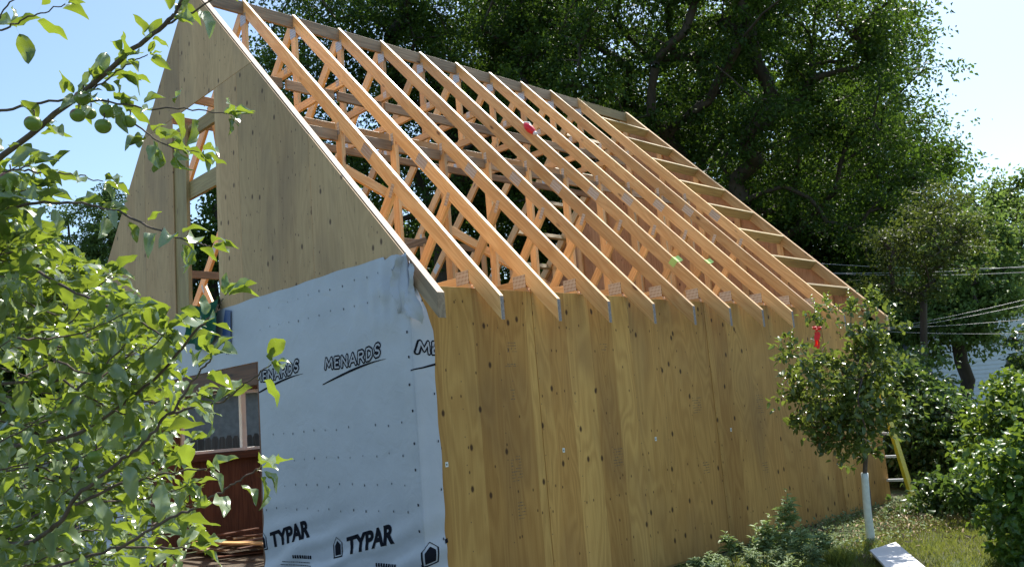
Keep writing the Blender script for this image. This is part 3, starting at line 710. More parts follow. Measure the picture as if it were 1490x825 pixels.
def text_flat(body, size, offset, shear=0.0, space=1.0):
    cu = bpy.data.curves.new('t', 'FONT'); cu.body = body; cu.size = size; cu.offset = offset; cu.shear = shear; cu.space_character = space
    cu.resolution_u = 4; o = bpy.data.objects.new('t', cu); col.objects.link(o)
    bpy.context.view_layer.update()
    dg = bpy.context.evaluated_depsgraph_get(); me = bpy.data.meshes.new_from_object(o.evaluated_get(dg))
    bm = bmesh.new(); bm.from_mesh(me); bpy.data.objects.remove(o); bpy.data.meshes.remove(me); bpy.data.curves.remove(cu)
    return bm
def fit_box(bm, w_, h_):
    xs = [v.co.x for v in bm.verts]; ys = [v.co.y for v in bm.verts]; x0, x1, y0, y1 = min(xs), max(xs), min(ys), max(ys)
    for v in bm.verts: v.co.x = (v.co.x-x0)/(x1-x0)*w_; v.co.y = (v.co.y-y0)/(y1-y0)*h_
def on_wrap(bm, name, mat, u0, z0, warp, extra, u_min=-99, u_max=99, cut=True):
    """bends a flat drawing (x right, y up) on to the wrap"""
    for v in bm.verts: x, y = warp(v.co.x, v.co.y); v.co = Vector((u0+x, z0+y, 0))
    if u_min > -90: 
        bmesh.ops.bisect_plane(bm, geom=bm.verts[:]+bm.edges[:]+bm.faces[:], plane_co=(u_min, 0, 0), plane_no=(-1, 0, 0), clear_outer=True)
    if u_max < 90:
        bmesh.ops.bisect_plane(bm, geom=bm.verts[:]+bm.edges[:]+bm.faces[:], plane_co=(u_max, 0, 0), plane_no=(1, 0, 0), clear_outer=True)
    if not bm.verts: bm.free(); return None
    lo = [min(v.co[i] for v in bm.verts) for i in (0, 1)]; hi = [max(v.co[i] for v in bm.verts) for i in (0, 1)]
    for i in (0, 1) if len(bm.faces) < 500 else ():
        q = math.floor(lo[i]/.02)*.02+.02
        while q < hi[i]:
            no = [0, 0, 0]; no[i] = 1; co = [0, 0, 0]; co[i] = q
            bmesh.ops.bisect_plane(bm, geom=bm.verts[:]+bm.edges[:]+bm.faces[:], plane_co=co, plane_no=no); q += .02
    for v in bm.verts: v.co = wrap_pt(v.co.x, v.co.y, extra)
    bm.verts.index_update()
    V = [v.co[:] for v in bm.verts]; Fc = [[v.index for v in f.verts] for f in bm.faces]; bm.free()
    return obj(name, V, Fc, mat, WR)
def poly_bm(polys):
    bm = bmesh.new()
    for p in polys: bm.faces.new([bm.verts.new((a, b, 0)) for a, b in p])
    return bm
MP = 1.14
for k in range(0, -6, -1) :
    pass
LETTERS = {'M': [[(0, 0), (.12, 1), (.5, .25), (.88, 1), (1, 0)]], 'E': [[(.85, 0), (.08, 0), (.08, 1), (.85, 1)], [(.08, .5), (.7, .5)]],
           'N': [[(.05, 0), (.05, 1), (.95, 0), (.95, 1)]], 'A': [[(0, 0), (.5, 1), (1, 0)], [(.22, .34), (.78, .34)]],
           'R': [[(.05, 0), (.05, 1), (.65, 1), (.88, .86), (.88, .64), (.65, .5), (.05, .5)], [(.5, .5), (.95, 0)]],
           'D': [[(.05, 0), (.05, 1), (.5, 1), (.85, .78), (.92, .5), (.85, .22), (.5, 0), (.05, 0)]],
           'S': [[(.9, .84), (.7, 1), (.3, 1), (.08, .8), (.2, .58), (.75, .42), (.92, .2), (.7, 0), (.25, 0), (.05, .16)]]}
def stroke_bm(rin, rout, cell=.0028):
    hh = .072; x = 0; segs = []
    for ch, w_ in zip('MENARDS', (.10, .065, .078, .085, .075, .08, .07)):
        for pl in LETTERS[ch]:
            for a, b in zip(pl[:-1], pl[1:]): segs.append((x+a[0]*w_+a[1]*hh*.10, a[1]*hh, x+b[0]*w_+b[1]*hh*.10, b[1]*hh))
        x += w_+.031
    S = np.array(segs); nx_, ny_ = int((x+.05)/cell), int((hh+.05)/cell)
    gx_, gy_ = np.meshgrid(np.arange(nx_)*cell-.025, np.arange(ny_)*cell-.025, indexing='ij')
    D = np.full(gx_.shape, 9.0)
    for a, b, c, d in S:
        dx, dy = c-a, d-b; t_ = np.clip(((gx_-a)*dx+(gy_-b)*dy)/(dx*dx+dy*dy), 0, 1); D = np.minimum(D, np.hypot(gx_-a-t_*dx, gy_-b-t_*dy))
    mk = (D > rin) & (D <= rout); bm = bmesh.new(); vs = {}
    def gv(i, j):
        if (i, j) not in vs: vs[i, j] = bm.verts.new(((i-.5)*cell-.025, (j-.5)*cell-.025, 0))
        return vs[i, j]
    for i, j in zip(*np.nonzero(mk)): bm.faces.new([gv(i, j), gv(i+1, j), gv(i+1, j+1), gv(i, j+1)])
    return bm
def menards(u, umin, umax):
    def warp(x, y):
        t = x/.75; return x, y*(1.0+0.10*t)+ (-0.045*math.sin(t*math.pi*.9)*0.35)+0.035*t*t-0.0
    for nm, mt_, r0_, r1_, ex in (('shop_name_outline', M['ink'], .0072, .0185, .0028), ('shop_name_lettering', M['wrap_letter'], -1, .0072, .0028)):
        on_wrap(stroke_bm(r0_, r1_), nm, mt_, u, 1.912, warp, ex, umin, umax)
    sw = []
    n = 18
    up = [(-.05+.86*i/n, -.085+.11*math.sin(min(1, i/n*1.05)*math.pi/2)-.012*0) for i in range(n+1)]
    lo = [(a, b-.016*math.sin(math.pi*min(1, .12+i/n*.88))*(1 if i < n else 0)-.002) for i, (a, b) in enumerate(up)]
    bm = poly_bm([[lo[i], lo[i+1], up[i+1], up[i]] for i in range(n)])
    on_wrap(bm, 'underline_swoosh', M['ink'], u, 1.878, lambda x, y: (x, y), .0025, umin, umax)
def typar(u, umin, umax):
    wp = lambda x, y: (x, y*(1+.12*x/.62)+.18*x)
    bm = text_flat('TYPAR', 1, 0.045, 0.0, 0.98); fit_box(bm, .62, .128); on_wrap(bm, 'maker_name_lettering', M['ink'], u, .498, wp, .003, umin, umax)
    # house emblem: pentagon outline round a filled pentagon
    def pent(w_, h_, r_): return [(-w_, 0), (w_, 0), (w_, h_), (0, h_+r_), (-w_, h_)]
    A, B1, C_ = pent(.064, .10, .055), pent(.052, .094, .045), pent(.038, .073, .033)
    A = [(a, b-.012) for a, b in A]; B1 = [(a, b-.002) for a, b in B1]; C_ = [(a, b+.006) for a, b in C_]
    polys = [[A[i], A[(i+1) % 5], B1[(i+1) % 5], B1[i]] for i in range(5)]+[C_]
    on_wrap(poly_bm(polys), 'house_emblem', M['ink'], u-.125, .485, lambda x, y: (x, y+.18*x), .003, umin, umax)
    # small print below, unreadable in the photo
    polys = []
    rr = random.Random(5)
    x = 0
    while x < .24: l = rr.uniform(.014, .026); polys.append([(x, 0), (x+l, 0), (x+l*.9, .028), (x+.002, .026)]); x += l+.008
    for j, (o_, l_) in enumerate(((-.16, .40), (-.19, .44), (-.17, .42), (-.19, .44), (-.12, .30))):
        x = o_
        while x < o_+l_: l = rr.uniform(.008, .03); z_ = -.032-.024*j; polys.append([(x, z_), (x+l, z_), (x+l, z_+.006), (x, z_+.006)]); x += l+.006
    on_wrap(poly_bm(polys), 'small_print', M['ink'], u+.36, .445-.01, lambda x, y: (x, y+.02*x), .003, umin, umax)
EU = 0.185
menards(-1.11, DX1, 99); menards(-1.11+MP, -9, EU); menards(-1.11-MP, DX1+.002, 99)
for k in (4, 5): menards(-1.11-MP*k, XL, DX0-.002)
typar(-.94, DX1, 99); typar(-.94+MP-.04, -9, EU); typar(-.94-MP, DX1+.002, 99)
for k in (4, 5): typar(-.94-MP*k, XL, DX0-.002)
# staples holding the wrap
mb = MB()
def stap(u, z, s=1.0):
    V = [wrap_pt(u-.004*s, z-.008*s, .004), wrap_pt(u+.004*s, z-.008*s, .004), wrap_pt(u+.004*s, z+.008*s, .004), wrap_pt(u-.004*s, z+.008*s, .004)]
    mb.add([v[:] for v in V], [[0, 1, 2, 3]])
for z in (2.53, 2.35, 1.43, 1.22, 1.01, .82):
    for u in np.arange(-2.14, -.02, .165):
        if random.random() < .9: stap(u+random.uniform(-.012, .012), z+random.uniform(-.012, .012), random.uniform(.6, 1.1))
for z in np.arange(.3, 2.2, .2): stap(-.03+random.uniform(-.006,.006), z+random.uniform(-.04,.04), 1.1)
for z in np.arange(.3, 2.3, .33): stap(edge_u(z)-.02, z, 1.0)
for u in np.arange(-6.6, -4.7, .2):
    for z in (2.5, 1.7, 1.2, .9): stap(u, z)
mb.build('staples', M['ink'], WR)
WR.children  # print stays with the film

# ------------------------------------------------------------------ things on and in the garage
# green tarp and blue film hanging from the gable opening
t = thing('tarp', (-3.2, -.06, 2.2), 'dark green plastic tarp hanging out of the gable opening over the wrap', 'tarp')
V, Fc = [], []
for i in range(17):
    for j in range(21):
        a_, b_ = i/16, j/20
        V.append((-3.50+.66*a_-.05*b_*math.sin(a_*5), -.05-.03*math.sin(a_*13+b_*2)-.03*mnoise.noise(Vector((a_*4, b_*3, 4)))-.03*b_, 2.72-.40*b_*(1-.25*abs(a_-.5))+.03*math.sin(a_*9)))
for i in range(16):
    for j in range(20): a = i*21+j; Fc.append([a, a+21, a+22, a+1])
obj('tarp_sheet', V, Fc, M['tarp'], t, smooth=True)
V = [(-2.76, -.035, 2.62), (-2.66, -.030, 2.60), (-2.68, -.032, 2.24), (-2.76, -.035, 2.20), (-2.80, -.05, 2.4)]
obj('blue_edge', V, [[0, 4, 3, 2, 1]], M['blue'], t)

# red plastic tool resting over the seventh rafter
tool = thing('chalk_reel', (-2.16, 6*B, rz(-2.16)+.02), 'small red plastic case with a clear tip resting on the roof rafters', 'tool')
c0 = Vector((-2.16, 6*B-.01, rz(-2.16)+.01)); ax = Vector((cs, 0, -SL*cs)); nn = Vector((SL*cs, 0, cs))
pts = [c0+ax*(t_*.24-.10)+Vector((0, -.012, 0)) for t_ in np.linspace(0, 1, 11)]
V, Fc = tube_geo(pts, [.004, .022, .036, .044, .049, .050, .049, .046, .041, .034, .026], 14); o1 = obj('case', V, Fc, M['red'], tool, smooth=True)
V, Fc = tube_geo([pts[-1]+ax*.001, pts[-1]+ax*.02, pts[-1]+ax*.04], [.028, .026, .012], 12); obj('clear_tip', V, Fc, M['clearish'], tool, smooth=True)
V, Fc = tube_geo([pts[0]+nn*.012, pts[3]+nn*.044, pts[6]+nn*.048], [.010, .014, .006], 8); obj('top_grip', V, Fc, M['sticker'], tool, smooth=True)
# green paper notes folded over two rafters
def note(n, x, label):
    z = rz(x); y = n*B; a = Vector((x, y, z)); l = .042 if n == 6 else .035
    V, Fc = [], []
    prof = [(-TH/2-.004, -.075 if n == 6 else -.006), (-TH/2-.004, .004), (TH/2+.004, .004), (TH/2+.035, .03)]
    for s in (-1, 1):
        for (dy, dn) in prof: V.append((a+ax*l*s+Vector((0, dy, 0))+nn*dn)[:])
    Fc = [[i, i+1, i+5, i+4] for i in range(3)]
    o = obj('paper_note', V, Fc, M['note']); tag(o, label, 'note', 'green paper notes stapled on rafters'); return o
note(6, -.26, 'larger light green paper note hanging down the face of a rafter')
note(7, -.28, 'pale green paper tag sticking up from a rafter, nearer the young tree')

# planks lying inside
lp = thing('lumber_pile', (-5.7, 1.8, 0), 'loose pile of rough planks on the dark floor inside the garage doorway', 'lumber')
for i in range(16):
    a_ = random.uniform(-1.1, 1.1); cx, cy = -5.75+random.uniform(-.45, .45), 1.75+random.uniform(-.5, .5); l = random.uniform(.3, .9); z = .03+.021*(i%9)*random.uniform(.8,1.2)+.004*i
    d_ = Vector((math.sin(a_+.9), math.cos(a_+.9), random.uniform(-.07, .07)))*l
    beam('plank', (cx-d_.x, cy-d_.y, z), (cx+d_.x, cy+d_.y, z+.01), (d_.y, -d_.x, 0), random.uniform(.07, .16), .02, random.choice([M['pine_dull'], M['shaded_wood'], M['pine']]), lp)

# ladder leaning at the back corner
ld = thing('ladder', (.36, 7.15, 0), 'yellow ladder with metal rungs leaning in the gap behind the garage corner', 'ladder')
la, lb = Vector((.36, 7.09, 0)), Vector((.20, 8.6, 2.9))
la = at(1331, 733, (Vector((.40, 7.35, 0))-CAM).dot(fwd)); lb = la+Vector((-.62, .55, 2.35))
sd = Vector((-.55, -.10, 0)).normalized()*.42*Vector((1, 1, 1)).length/1.732
beam('rail', la, lb, (0.2, 1, 0), .085, .045, M['yellow'], ld)
beam('rail', la+sd, lb+sd, (0.2, 1, 0), .085, .045, M['yellow'], ld)
for k in range(1, 8):
    p0 = la.lerp(lb, k/8.3); beam('rung', p0, p0+sd, (0, 1, 0), .05, .03, M['alu'], ld)

# white board lying in the grass
wb = []
def gbz(px, py, z):
    d = fwd + RT*((px-745)/F) - UP*((py-412.5)/F); return CAM+d*((z-CAM.z)/d.z)
P0, P1, P2 = gbz(1266, 803, .05), gbz(1304, 791, .05), gbz(1346, 827, .06)
dv = (P2-P1); P3 = P0+dv*1.0
P0, P1 = P0, P1
up_ = (P1-P0).cross(dv).normalized()
if up_.z < 0: up_ = -up_
V = [q[:] for q in (P0, P1, P1+dv*1.05, P0+dv*1.05)]+[(q+up_*.02)[:] for q in (P0, P1, P1+dv*1.05, P0+dv*1.05)]
V, Fc = bevelled(V, [[3, 2, 1, 0], [4, 5, 6, 7], [0, 1, 5, 4], [1, 2, 6, 5], [2, 3, 7, 6], [3, 0, 4, 7]], .003)
tag(obj('white_panel', V, Fc, M['white_board']), 'plain white rectangular board lying in the grass beside the young tree', 'board')

# ------------------------------------------------------------------ branching plants
def grow(base, targets, trunk_r, rise=0.35, seed=0, trunk_top=None, power=0.5, wob=0.12, trunkpts=None):
    """connects every target to the nearest earlier node: returns trunk tube and limb tubes"""
    rr = random.Random(seed); base = Vector(base); nodes = []; parent = []; tgt = []
    top = Vector(trunk_top) if trunk_top is not None else base+Vector((0, 0, 1))
    nt_ = 6
    for i in range(nt_+1):
        p = base.lerp(top, i/nt_)
        if 0 < i: p = p+Vector((rr.uniform(-1, 1), rr.uniform(-1, 1), 0))*trunk_r*0.5
        nodes.append(p); parent.append(i-1)
    cnt = [0]*len(nodes)
    order = sorted(targets, key=lambda q: (Vector(q)-top).length)
    arr = [n[:] for n in nodes]
    ends = []
    for q in order:
        q = Vector(q); A = np.array(arr); dq = A-np.array(q)
        d = np.linalg.norm(dq, axis=1); pen = d + rise*np.maximum(0, A[:, 2]-q.z+0.15*d)*2.0
        pen[:2] += 99
        j = int(np.argmin(pen)); p0 = nodes[j]; dist = (q-p0).length
        k = max(2, int(dist/ (0.10*(top-base).length+0.05))); k = min(k, 5); prev = j
        for s in range(1, k+1):
            t_ = s/k; p = p0.lerp(q, t_); bow = math.sin(t_*math.pi)*dist*0.10
            p = p+Vector((rr.uniform(-1, 1)*dist*wob*.3, rr.uniform(-1, 1)*dist*wob*.3, bow*(.6+rr.uniform(-.6, .4)))) if s < k else q
            nodes.append(p); parent.append(prev); arr.append(p[:]); prev = len(nodes)-1; cnt.append(0)
        ends.append(prev)
    for e_ in ends:
        j = e_
        while j >= 0: cnt[j] += 1; j = parent[j]
    mx = max(cnt); rad = [max(trunk_r*(c/mx)**power, trunk_r*0.02) for c in cnt]
    for i in range(nt_+1): rad[i] = trunk_r*(1.25-0.4*i/nt_) if i < 2 else max(rad[i], trunk_r*(1.1-.35*i/nt_))
    return nodes, parent, rad, nt_
def skeleton_mesh(nodes, parent, rad, nt_, name_t, name_l, mat, parentobj, seg=6, minr=0.0):
    V, Fc = tube_geo(nodes[:nt_+1], rad[:nt_+1], 12); obj(name_t, V, Fc, mat, parentobj, smooth=True)
    mb = MB()
    for i in range(nt_+1, len(nodes)):
        j = parent[i]
        if rad[i] < minr: continue
        rj = min(rad[j], rad[i]*1.6); V, Fc = tube_geo([nodes[j], nodes[i]], [rj, rad[i]], seg if rad[i] > .02 else 4, cap=False); mb.add(V, Fc)
    mb.build(name_l, mat, parentobj, smooth=True)
def lobes_points(lobes, n, seed, shell=0.45):
    """random points in a union of ellipsoids ((centre),(radii)), more towards the outside"""
    rr = np.random.default_rng(seed); vol = np.array([l[1][0]*l[1][1]*l[1][2] for l in lobes]); pr = vol**.8/np.sum(vol**.8); out = []
    for i in rr.choice(len(lobes), n, p=pr):
        d = rr.normal(size=3); d /= np.linalg.norm(d); r_ = (shell+(1-shell)*rr.random())**.8
        out.append(np.array(lobes[i][0])+d*r_*np.array(lobes[i][1]))
    return np.array(out)
def clump_leaves(centres, per, rad, flat, size, seed, width=0.55, detail=0, tintspread=0.35, droop=0.3):
    rr = np.random.default_rng(seed); n = len(centres)
    rc = rad*rr.uniform(.6, 1.35, n); ct = rr.random(n)
    idx = np.repeat(np.arange(n), (per*rr.uniform(.6, 1.3, n)).astype(int)); k = len(idx)
    # each clump is a handful of sprays: lines of leaves
    nsp = 9; spd = rr.normal(size=(n, nsp, 3)); spd /= np.linalg.norm(spd, axis=2, keepdims=True); spd[..., 2] *= flat
    s_ = rr.integers(0, nsp, k); t_ = rr.random(k)**.6
    pos = centres[idx]+spd[idx, s_]*(rc[idx]*t_)[:, None]+rr.normal(size=(k, 3))*(rc[idx]*0.16)[:, None]*np.array([1, 1, .7])
    d = norm(spd[idx, s_]*.7+rr.normal(size=(k, 3))*.75+np.array([0, 0, -droop])); nr = norm(rr.normal(size=(k, 3))*.75+np.array([0, 0, .8]))
    tint = np.clip(ct[idx]*(1-tintspread)+rr.random(k)*tintspread, 0, 1)
    LFm = leaf_mesh(pos, d, nr, size*rr.uniform(.65, 1.25, k), width, .2, .25, detail=detail, tint=tint)
    if detail: return LFm
    a = np.repeat(centres, nsp, axis=0); v = (spd*rc[:, None, None]).reshape(-1, 3); sdv = norm(np.cross(v, rr.normal(size=v.shape)))*size*.09
    TV = np.stack([a-sdv, a+sdv, a+v], 1).reshape(-1, 3); TF = np.arange(len(TV)).reshape(-1, 3)
    return cat_leaves([LFm, (TV, TF, np.zeros(len(TV)))])
def make_tree(name, base, top, lobes, label, cat, group, nclump, per, crad, leafsize, mat, trunk_r, seed, flat=.6, shell=.4, extra=None, detail=0, bark=None, minr=0.0, width=.55):
    th = thing(name, base, label, cat, group)
    C_ = lobes_points(lobes, nclump, seed, shell)
    if extra is not None: C_ = np.vstack([C_, extra])
    nodes, parent, rad, nt_ = grow(base, C_, trunk_r, seed=seed, trunk_top=top)
    skeleton_mesh(nodes, parent, rad, nt_, 'trunk', 'limbs', bark or M['bark'], th, minr=minr)
    V, Fc, T = clump_leaves(C_, per, crad, flat, leafsize, seed+1, detail=detail, width=width)
    o = obj('crown', V, Fc, mat, th, tint=T)
    return th
SCALE = 1.0
def lob(px, py, d, rx, rz_, ry=None):
    d, rx, rz_, ry = d*SCALE, rx*SCALE, rz_*SCALE, (ry*SCALE if ry else None)
    """crown lobe centred where pixel px,py sees depth d"""
    c = at(px, py, d); return (c[:], (rx, ry or rx, rz_))
def gpt(px, d, z=-0.05):
    p = at(px, 560, d*SCALE); return (p.x, p.y, z)

TG = 'tall trees behind the garage'
SCALE = 1.45
b_ = gpt(985, 19.5)
make_tree('maple_tree', b_, at(985, 330, 19.5*SCALE)[:], [lob(900, 60, 19.5, 3.4, 3.4), lob(1080, 40, 19, 3.2, 3.2), lob(1215, 110, 19, 2.0, 3.0), lob(1120, 230, 20, 3.2, 2.6), lob(980, -150, 20, 4.5, 3), lob(1250, 270, 20, 2.0, 2.2), lob(820, 160, 20, 2.6, 2.6)],
          'huge dark maple with a forked limb rising right above the rear roof slope', 'tree', TG, 495, 283, 0.80*SCALE, 0.118*1.3, M['tree_leaf'], .34*SCALE, 21)
make_tree('maple_tree', gpt(640, 22), at(650, 250, 22*SCALE)[:], [lob(520, 60, 22, 3.0, 3.0), lob(660, 40, 22, 3.4, 3.4), lob(760, 160, 22, 3.4, 3.0), lob(560, -120, 23, 4, 3), lob(600, 230, 22.5, 3.6, 3.2), lob(470, 10, 22, 1.8, 2.4)],
          'tall tree behind the ridge, its pale sky gaps showing through the open trusses', 'tree', TG, 450, 283, 0.84*SCALE, 0.124*1.3, M['tree_leaf'], .32*SCALE, 33)
make_tree('maple_tree', gpt(1190, 24), at(1190, 380, 24*SCALE)[:], [lob(1180, 330, 24, 3.6, 3.4), lob(1290, 300, 24, 2.4, 2.6), lob(1240, 450, 23, 3.2, 2.2), lob(1120, 420, 24, 3.5, 2.8), lob(1290, 70, 24, 1.0, 1.6), lob(1365, 245, 24, .9, .8), lob(1370, 390, 24, 1.6, 2.0), lob(1330, 440, 24, 1.8, 1.2)],
          'dense dark tree low at the right behind the far roof corner', 'tree', TG, 450, 310, 0.84*SCALE, 0.130*1.3, M['tree_leaf'], .30*SCALE, 45, shell=.2)
make_tree('shade_tree', gpt(880, 27), at(880, 430, 27*SCALE)[:], [lob(700, 380, 27, 5.0, 4.0), lob(900, 330, 27, 5, 4.4), lob(1050, 420, 27, 4.5, 3.5), lob(560, 420, 28, 4, 3), lob(420, 330, 29, 2.2, 2.6), lob(1010, 100, 28, 3.2, 3.4), lob(760, 10, 28, 3.2, 3), lob(1160, 140, 28, 2.6, 3.4), lob(1260, 200, 28, 2, 2.6), lob(1330, 330, 28, 2, 2)],
          'broad dark tree farthest back, filling the gaps between the maples', 'tree', TG, 760, 270, 1.09*SCALE, 0.174*1.3, M['tree_leaf'], .4*SCALE, 57, shell=.2)
SCALE = 1.0
make_tree('elm_tree', gpt(1325, 15.5), at(1345, 420, 15.5)[:], [lob(1345, 345, 15.5, .95, .7), lob(1310, 390, 15.5, .7, .8), lob(1390, 350, 15.5, .5, .7), lob(1365, 300, 16, .6, .4)],
          'slender olive green tree with a thin bent trunk in front of the dark trees', 'tree', TG, 95, 70, .40, .075, M['elm_leaf'], .06, 61, flat=.5)
make_tree('shade_tree', gpt(1398, 23), at(1398, 470, 23)[:], [lob(1390, 420, 23, 1.5, 1.6), lob(1440, 420, 23.5, 1.0, 1.3), lob(1370, 470, 23, 1.3, .9), lob(1420, 350, 24, 1.2, 1.0)],
          'rounded tree with a grey trunk standing before the pale neighbour house', 'tree', TG, 150, 130, .55, .15, M['light_leaf'], .17, 71, shell=.3)
make_tree('poplar_tree', gpt(1450, 36), at(1450, 480, 36)[:], [lob(1450, 360, 36, 2.4, 2.8), lob(1485, 330, 37, 2, 2.4), lob(1435, 440, 36, 2, 2), lob(1520, 420, 37, 3, 3)],
          'pale green tree farthest right against the white sky', 'tree', TG, 200, 120, .8, .22, M['light_leaf'], .3, 83, shell=.3)
make_tree('locust_tree', gpt(120, 24), at(125, 430, 24)[:], [lob(130, 350, 24, 1.3, 1.3), lob(160, 330, 24, .8, 1.2), lob(90, 380, 24, 1.2, 1.0), lob(135, 420, 24, 1.8, 1.4), lob(190, 400, 24, 1.0, 1.2)],
          'feathery yellow green tree behind the left roof slope, beyond the apple branches', 'tree', TG, 190, 120, .42, .10, M['light_leaf'], .16, 91)
make_tree('shade_tree', gpt(40, 17), at(50, 560, 17)[:], [lob(40, 500, 17, 1.8, 1.4), lob(110, 500, 17, 1.2, .9), lob(-60, 470, 17, 2, 1.8), lob(60, 590, 16.5, 1.6, 1.0)],
          'low dark tree at the far left behind the apple leaves', 'tree', TG, 150, 120, .6, .15, M['tree_leaf'], .16, 97, shell=.2)
make_tree('shade_tree', gpt(310, 26), at(310, 400, 26)[:], [lob(300, 400, 26, 1.5, 2.0), lob(345, 330, 26, 1.6, 2.2), lob(385, 120, 25, .9, 1.4), lob(400, 230, 26, 1.5, 2)],
          'dark tree seen only through the narrow gable opening', 'tree', TG, 120, 130, .7, .18, M['tree_leaf'], .18, 103)
make_tree('shade_tree', gpt(1500, 19), at(1500, 480, 19)[:], [lob(1540, 470, 20, 1.2, 1.6), lob(1550, 520, 20, 1.0, 1.0)],
          'leafy tree at the right picture edge above the bright shrub', 'tree', TG, 60, 120, .5, .13, M['bush_leaf'], .12, 109)

# ------------------------------------------------------------------ shrubs at the right
def shrub(name, base, lobes, label, cat, group, nclump, per, crad, size, mat, seed, stems=7, detail=1, flat=.7, shell=.35):
    th = thing(name, base, label, cat, group)
    C_ = lobes_points(lobes, nclump, seed, shell); C_ = C_[C_[:, 2] > .05]
    rr = random.Random(seed); mb = MB(); bs = Vector(base)
    for i in rr.sample(range(len(C_)), min(stems*5, len(C_))):
        q = Vector(C_[i]); g = bs+Vector((rr.uniform(-.25, .25), rr.uniform(-.25, .25), 0)); mid = g.lerp(q, .5)+Vector((0, 0, .12*(q-g).length))
        pts = smooth_path([g, mid, q], 4); V, Fc = tube_geo(pts, [.014*(1-.8*k/(len(pts)-1)) for k in range(len(pts))], 5, cap=False); mb.add(V, Fc)
    mb.build('stems', M['bark'], th, smooth=True)
    V, Fc, T = clump_leaves(C_, per, crad, flat, size, seed+3, detail=detail, width=.6)
    V[:, 2] = np.maximum(V[:, 2], .01)
    obj('foliage', V, Fc, mat, th, tint=T); return th
SG = 'shrubs along the right side of the yard'
def gb(px, py):  # ground point under a pixel
    d = fwd + RT*((px-745)/F) - UP*((py-412.5)/F); t_ = -CAM.z/d.z; p = CAM+d*t_; return (p.x, p.y, 0)
def L3(x, y, z, rx, rz_, ry=None): return ((x, y, z), (rx, ry or rx, rz_))
shrub('lilac_shrub', (1.1, 9.4, 0), [lob(1375, 630, 12.4, .65, .7), lob(1335, 585, 12.9, .45, .5), lob(1425, 655, 12.2, .55, .55), lob(1375, 690, 12.2, .5, .5), lob(1300, 560, 13.2, .45, .5), lob(1430, 690, 11.8, .6, .5), lob(1335, 650, 13, .5, .6)], 'large dark lilac like shrub beside the rear corner of the garage', 'shrub', SG, 210, 80, .27, .085, M['bush_leaf'], 201, shell=.2)
shrub('lilac_shrub', (2.6, 9.2, 0), [lob(1460, 650, 10.0, .35, .45), lob(1485, 575, 10.5, .28, .42), lob(1505, 640, 10, .5, .8), lob(1455, 610, 10.4, .22, .3), lob(1425, 640, 10.6, .2, .3)], 'taller fresh green shrub in front of the neighbour house at the right edge', 'shrub', SG, 120, 58, .24, .09, M['bright_leaf'], 211, shell=.2)
shrub('leafy_shrub', (3.1, 5.9, 0), [lob(1475, 730, 6.6, .20, .30), lob(1460, 680, 6.9, .22, .18), lob(1500, 680, 6.6, .3, .35), lob(1455, 765, 6.9, .18, .15), lob(1490, 800, 6.5, .22, .25), lob(1470, 820, 6.7, .2, .15)], 'bright large leaved shrub cut by the lower right edge of the picture', 'shrub', SG, 84, 26, .15, .085, M['bright_leaf'], 221, detail=2, shell=.2)
shrub('leafy_shrub', (1.8, 7.6, 0), [lob(1400, 720, 9.3, .45, .3), lob(1350, 735, 9.6, .35, .2), lob(1435, 720, 8.6, .35, .35)], 'low shrub in shade in front of the dark lilac, right of the ladder foot', 'shrub', SG, 100, 50, .18, .07, M['bush_leaf'], 231)
shrub('lilac_shrub', (.3, 11.5, 0), [lob(1290, 600, 14, .8, .9), lob(1320, 550, 14.5, .6, .6), lob(1260, 560, 15, .8, 1.0), lob(1350, 610, 14, .6, .5), lob(1300, 680, 13, .8, .6)], 'shrub deep in shade directly behind the ladder and garage corner', 'shrub', SG, 170, 80, .34, .10, M['bush_leaf'], 241, shell=.1)

# ------------------------------------------------------------------ young tree with a white trunk guard
YT = gb(1268, 789); YD = (Vector(YT)-CAM).dot(fwd)
yt = thing('young_tree', YT, 'young fruit tree with a white plastic trunk guard in front of the plywood wall', 'tree')
lb_ = [lob(1225, 560, YD, .46, .42, .40), lob(1205, 600, YD, .36, .26), lob(1255, 620, YD, .30, .32), lob(1235, 500, YD-.05, .40, .26), lob(1180, 540, YD-.1, .30, .30), lob(1275, 540, YD+.05, .26, .42), lob(1250, 590, YD, .42, .36)]
Cn = lobes_points(lb_, 88, 301, .3)
ex = np.array([at(x, y, YD+random.uniform(-.15, .15))[:] for x, y in ((1150, 505), (1140, 580), (1190, 455), (1205, 450), (1240, 447), (1265, 442), (1280, 440), (1300, 470), (1165, 560), (1175, 620), (1195, 640), (1290, 600), (1285, 640), (1235, 665), (1262, 660), (1220, 640), (1150, 545))])
Cn = np.vstack([Cn, ex])
ytop = at(1256, 640, YD)
nodes, parent, rad, nt_ = grow(YT, Cn, .021, seed=5, trunk_top=ytop, power=.55)
skeleton_mesh(nodes, parent, rad, nt_, 'trunk', 'limbs', M['twig'], yt)
V, Fc, T = clump_leaves(Cn, 46, .145, .9, .070, 303, detail=1, width=.55, droop=0.0)
obj('crown', V, Fc, M['young_leaf'], yt, tint=T)
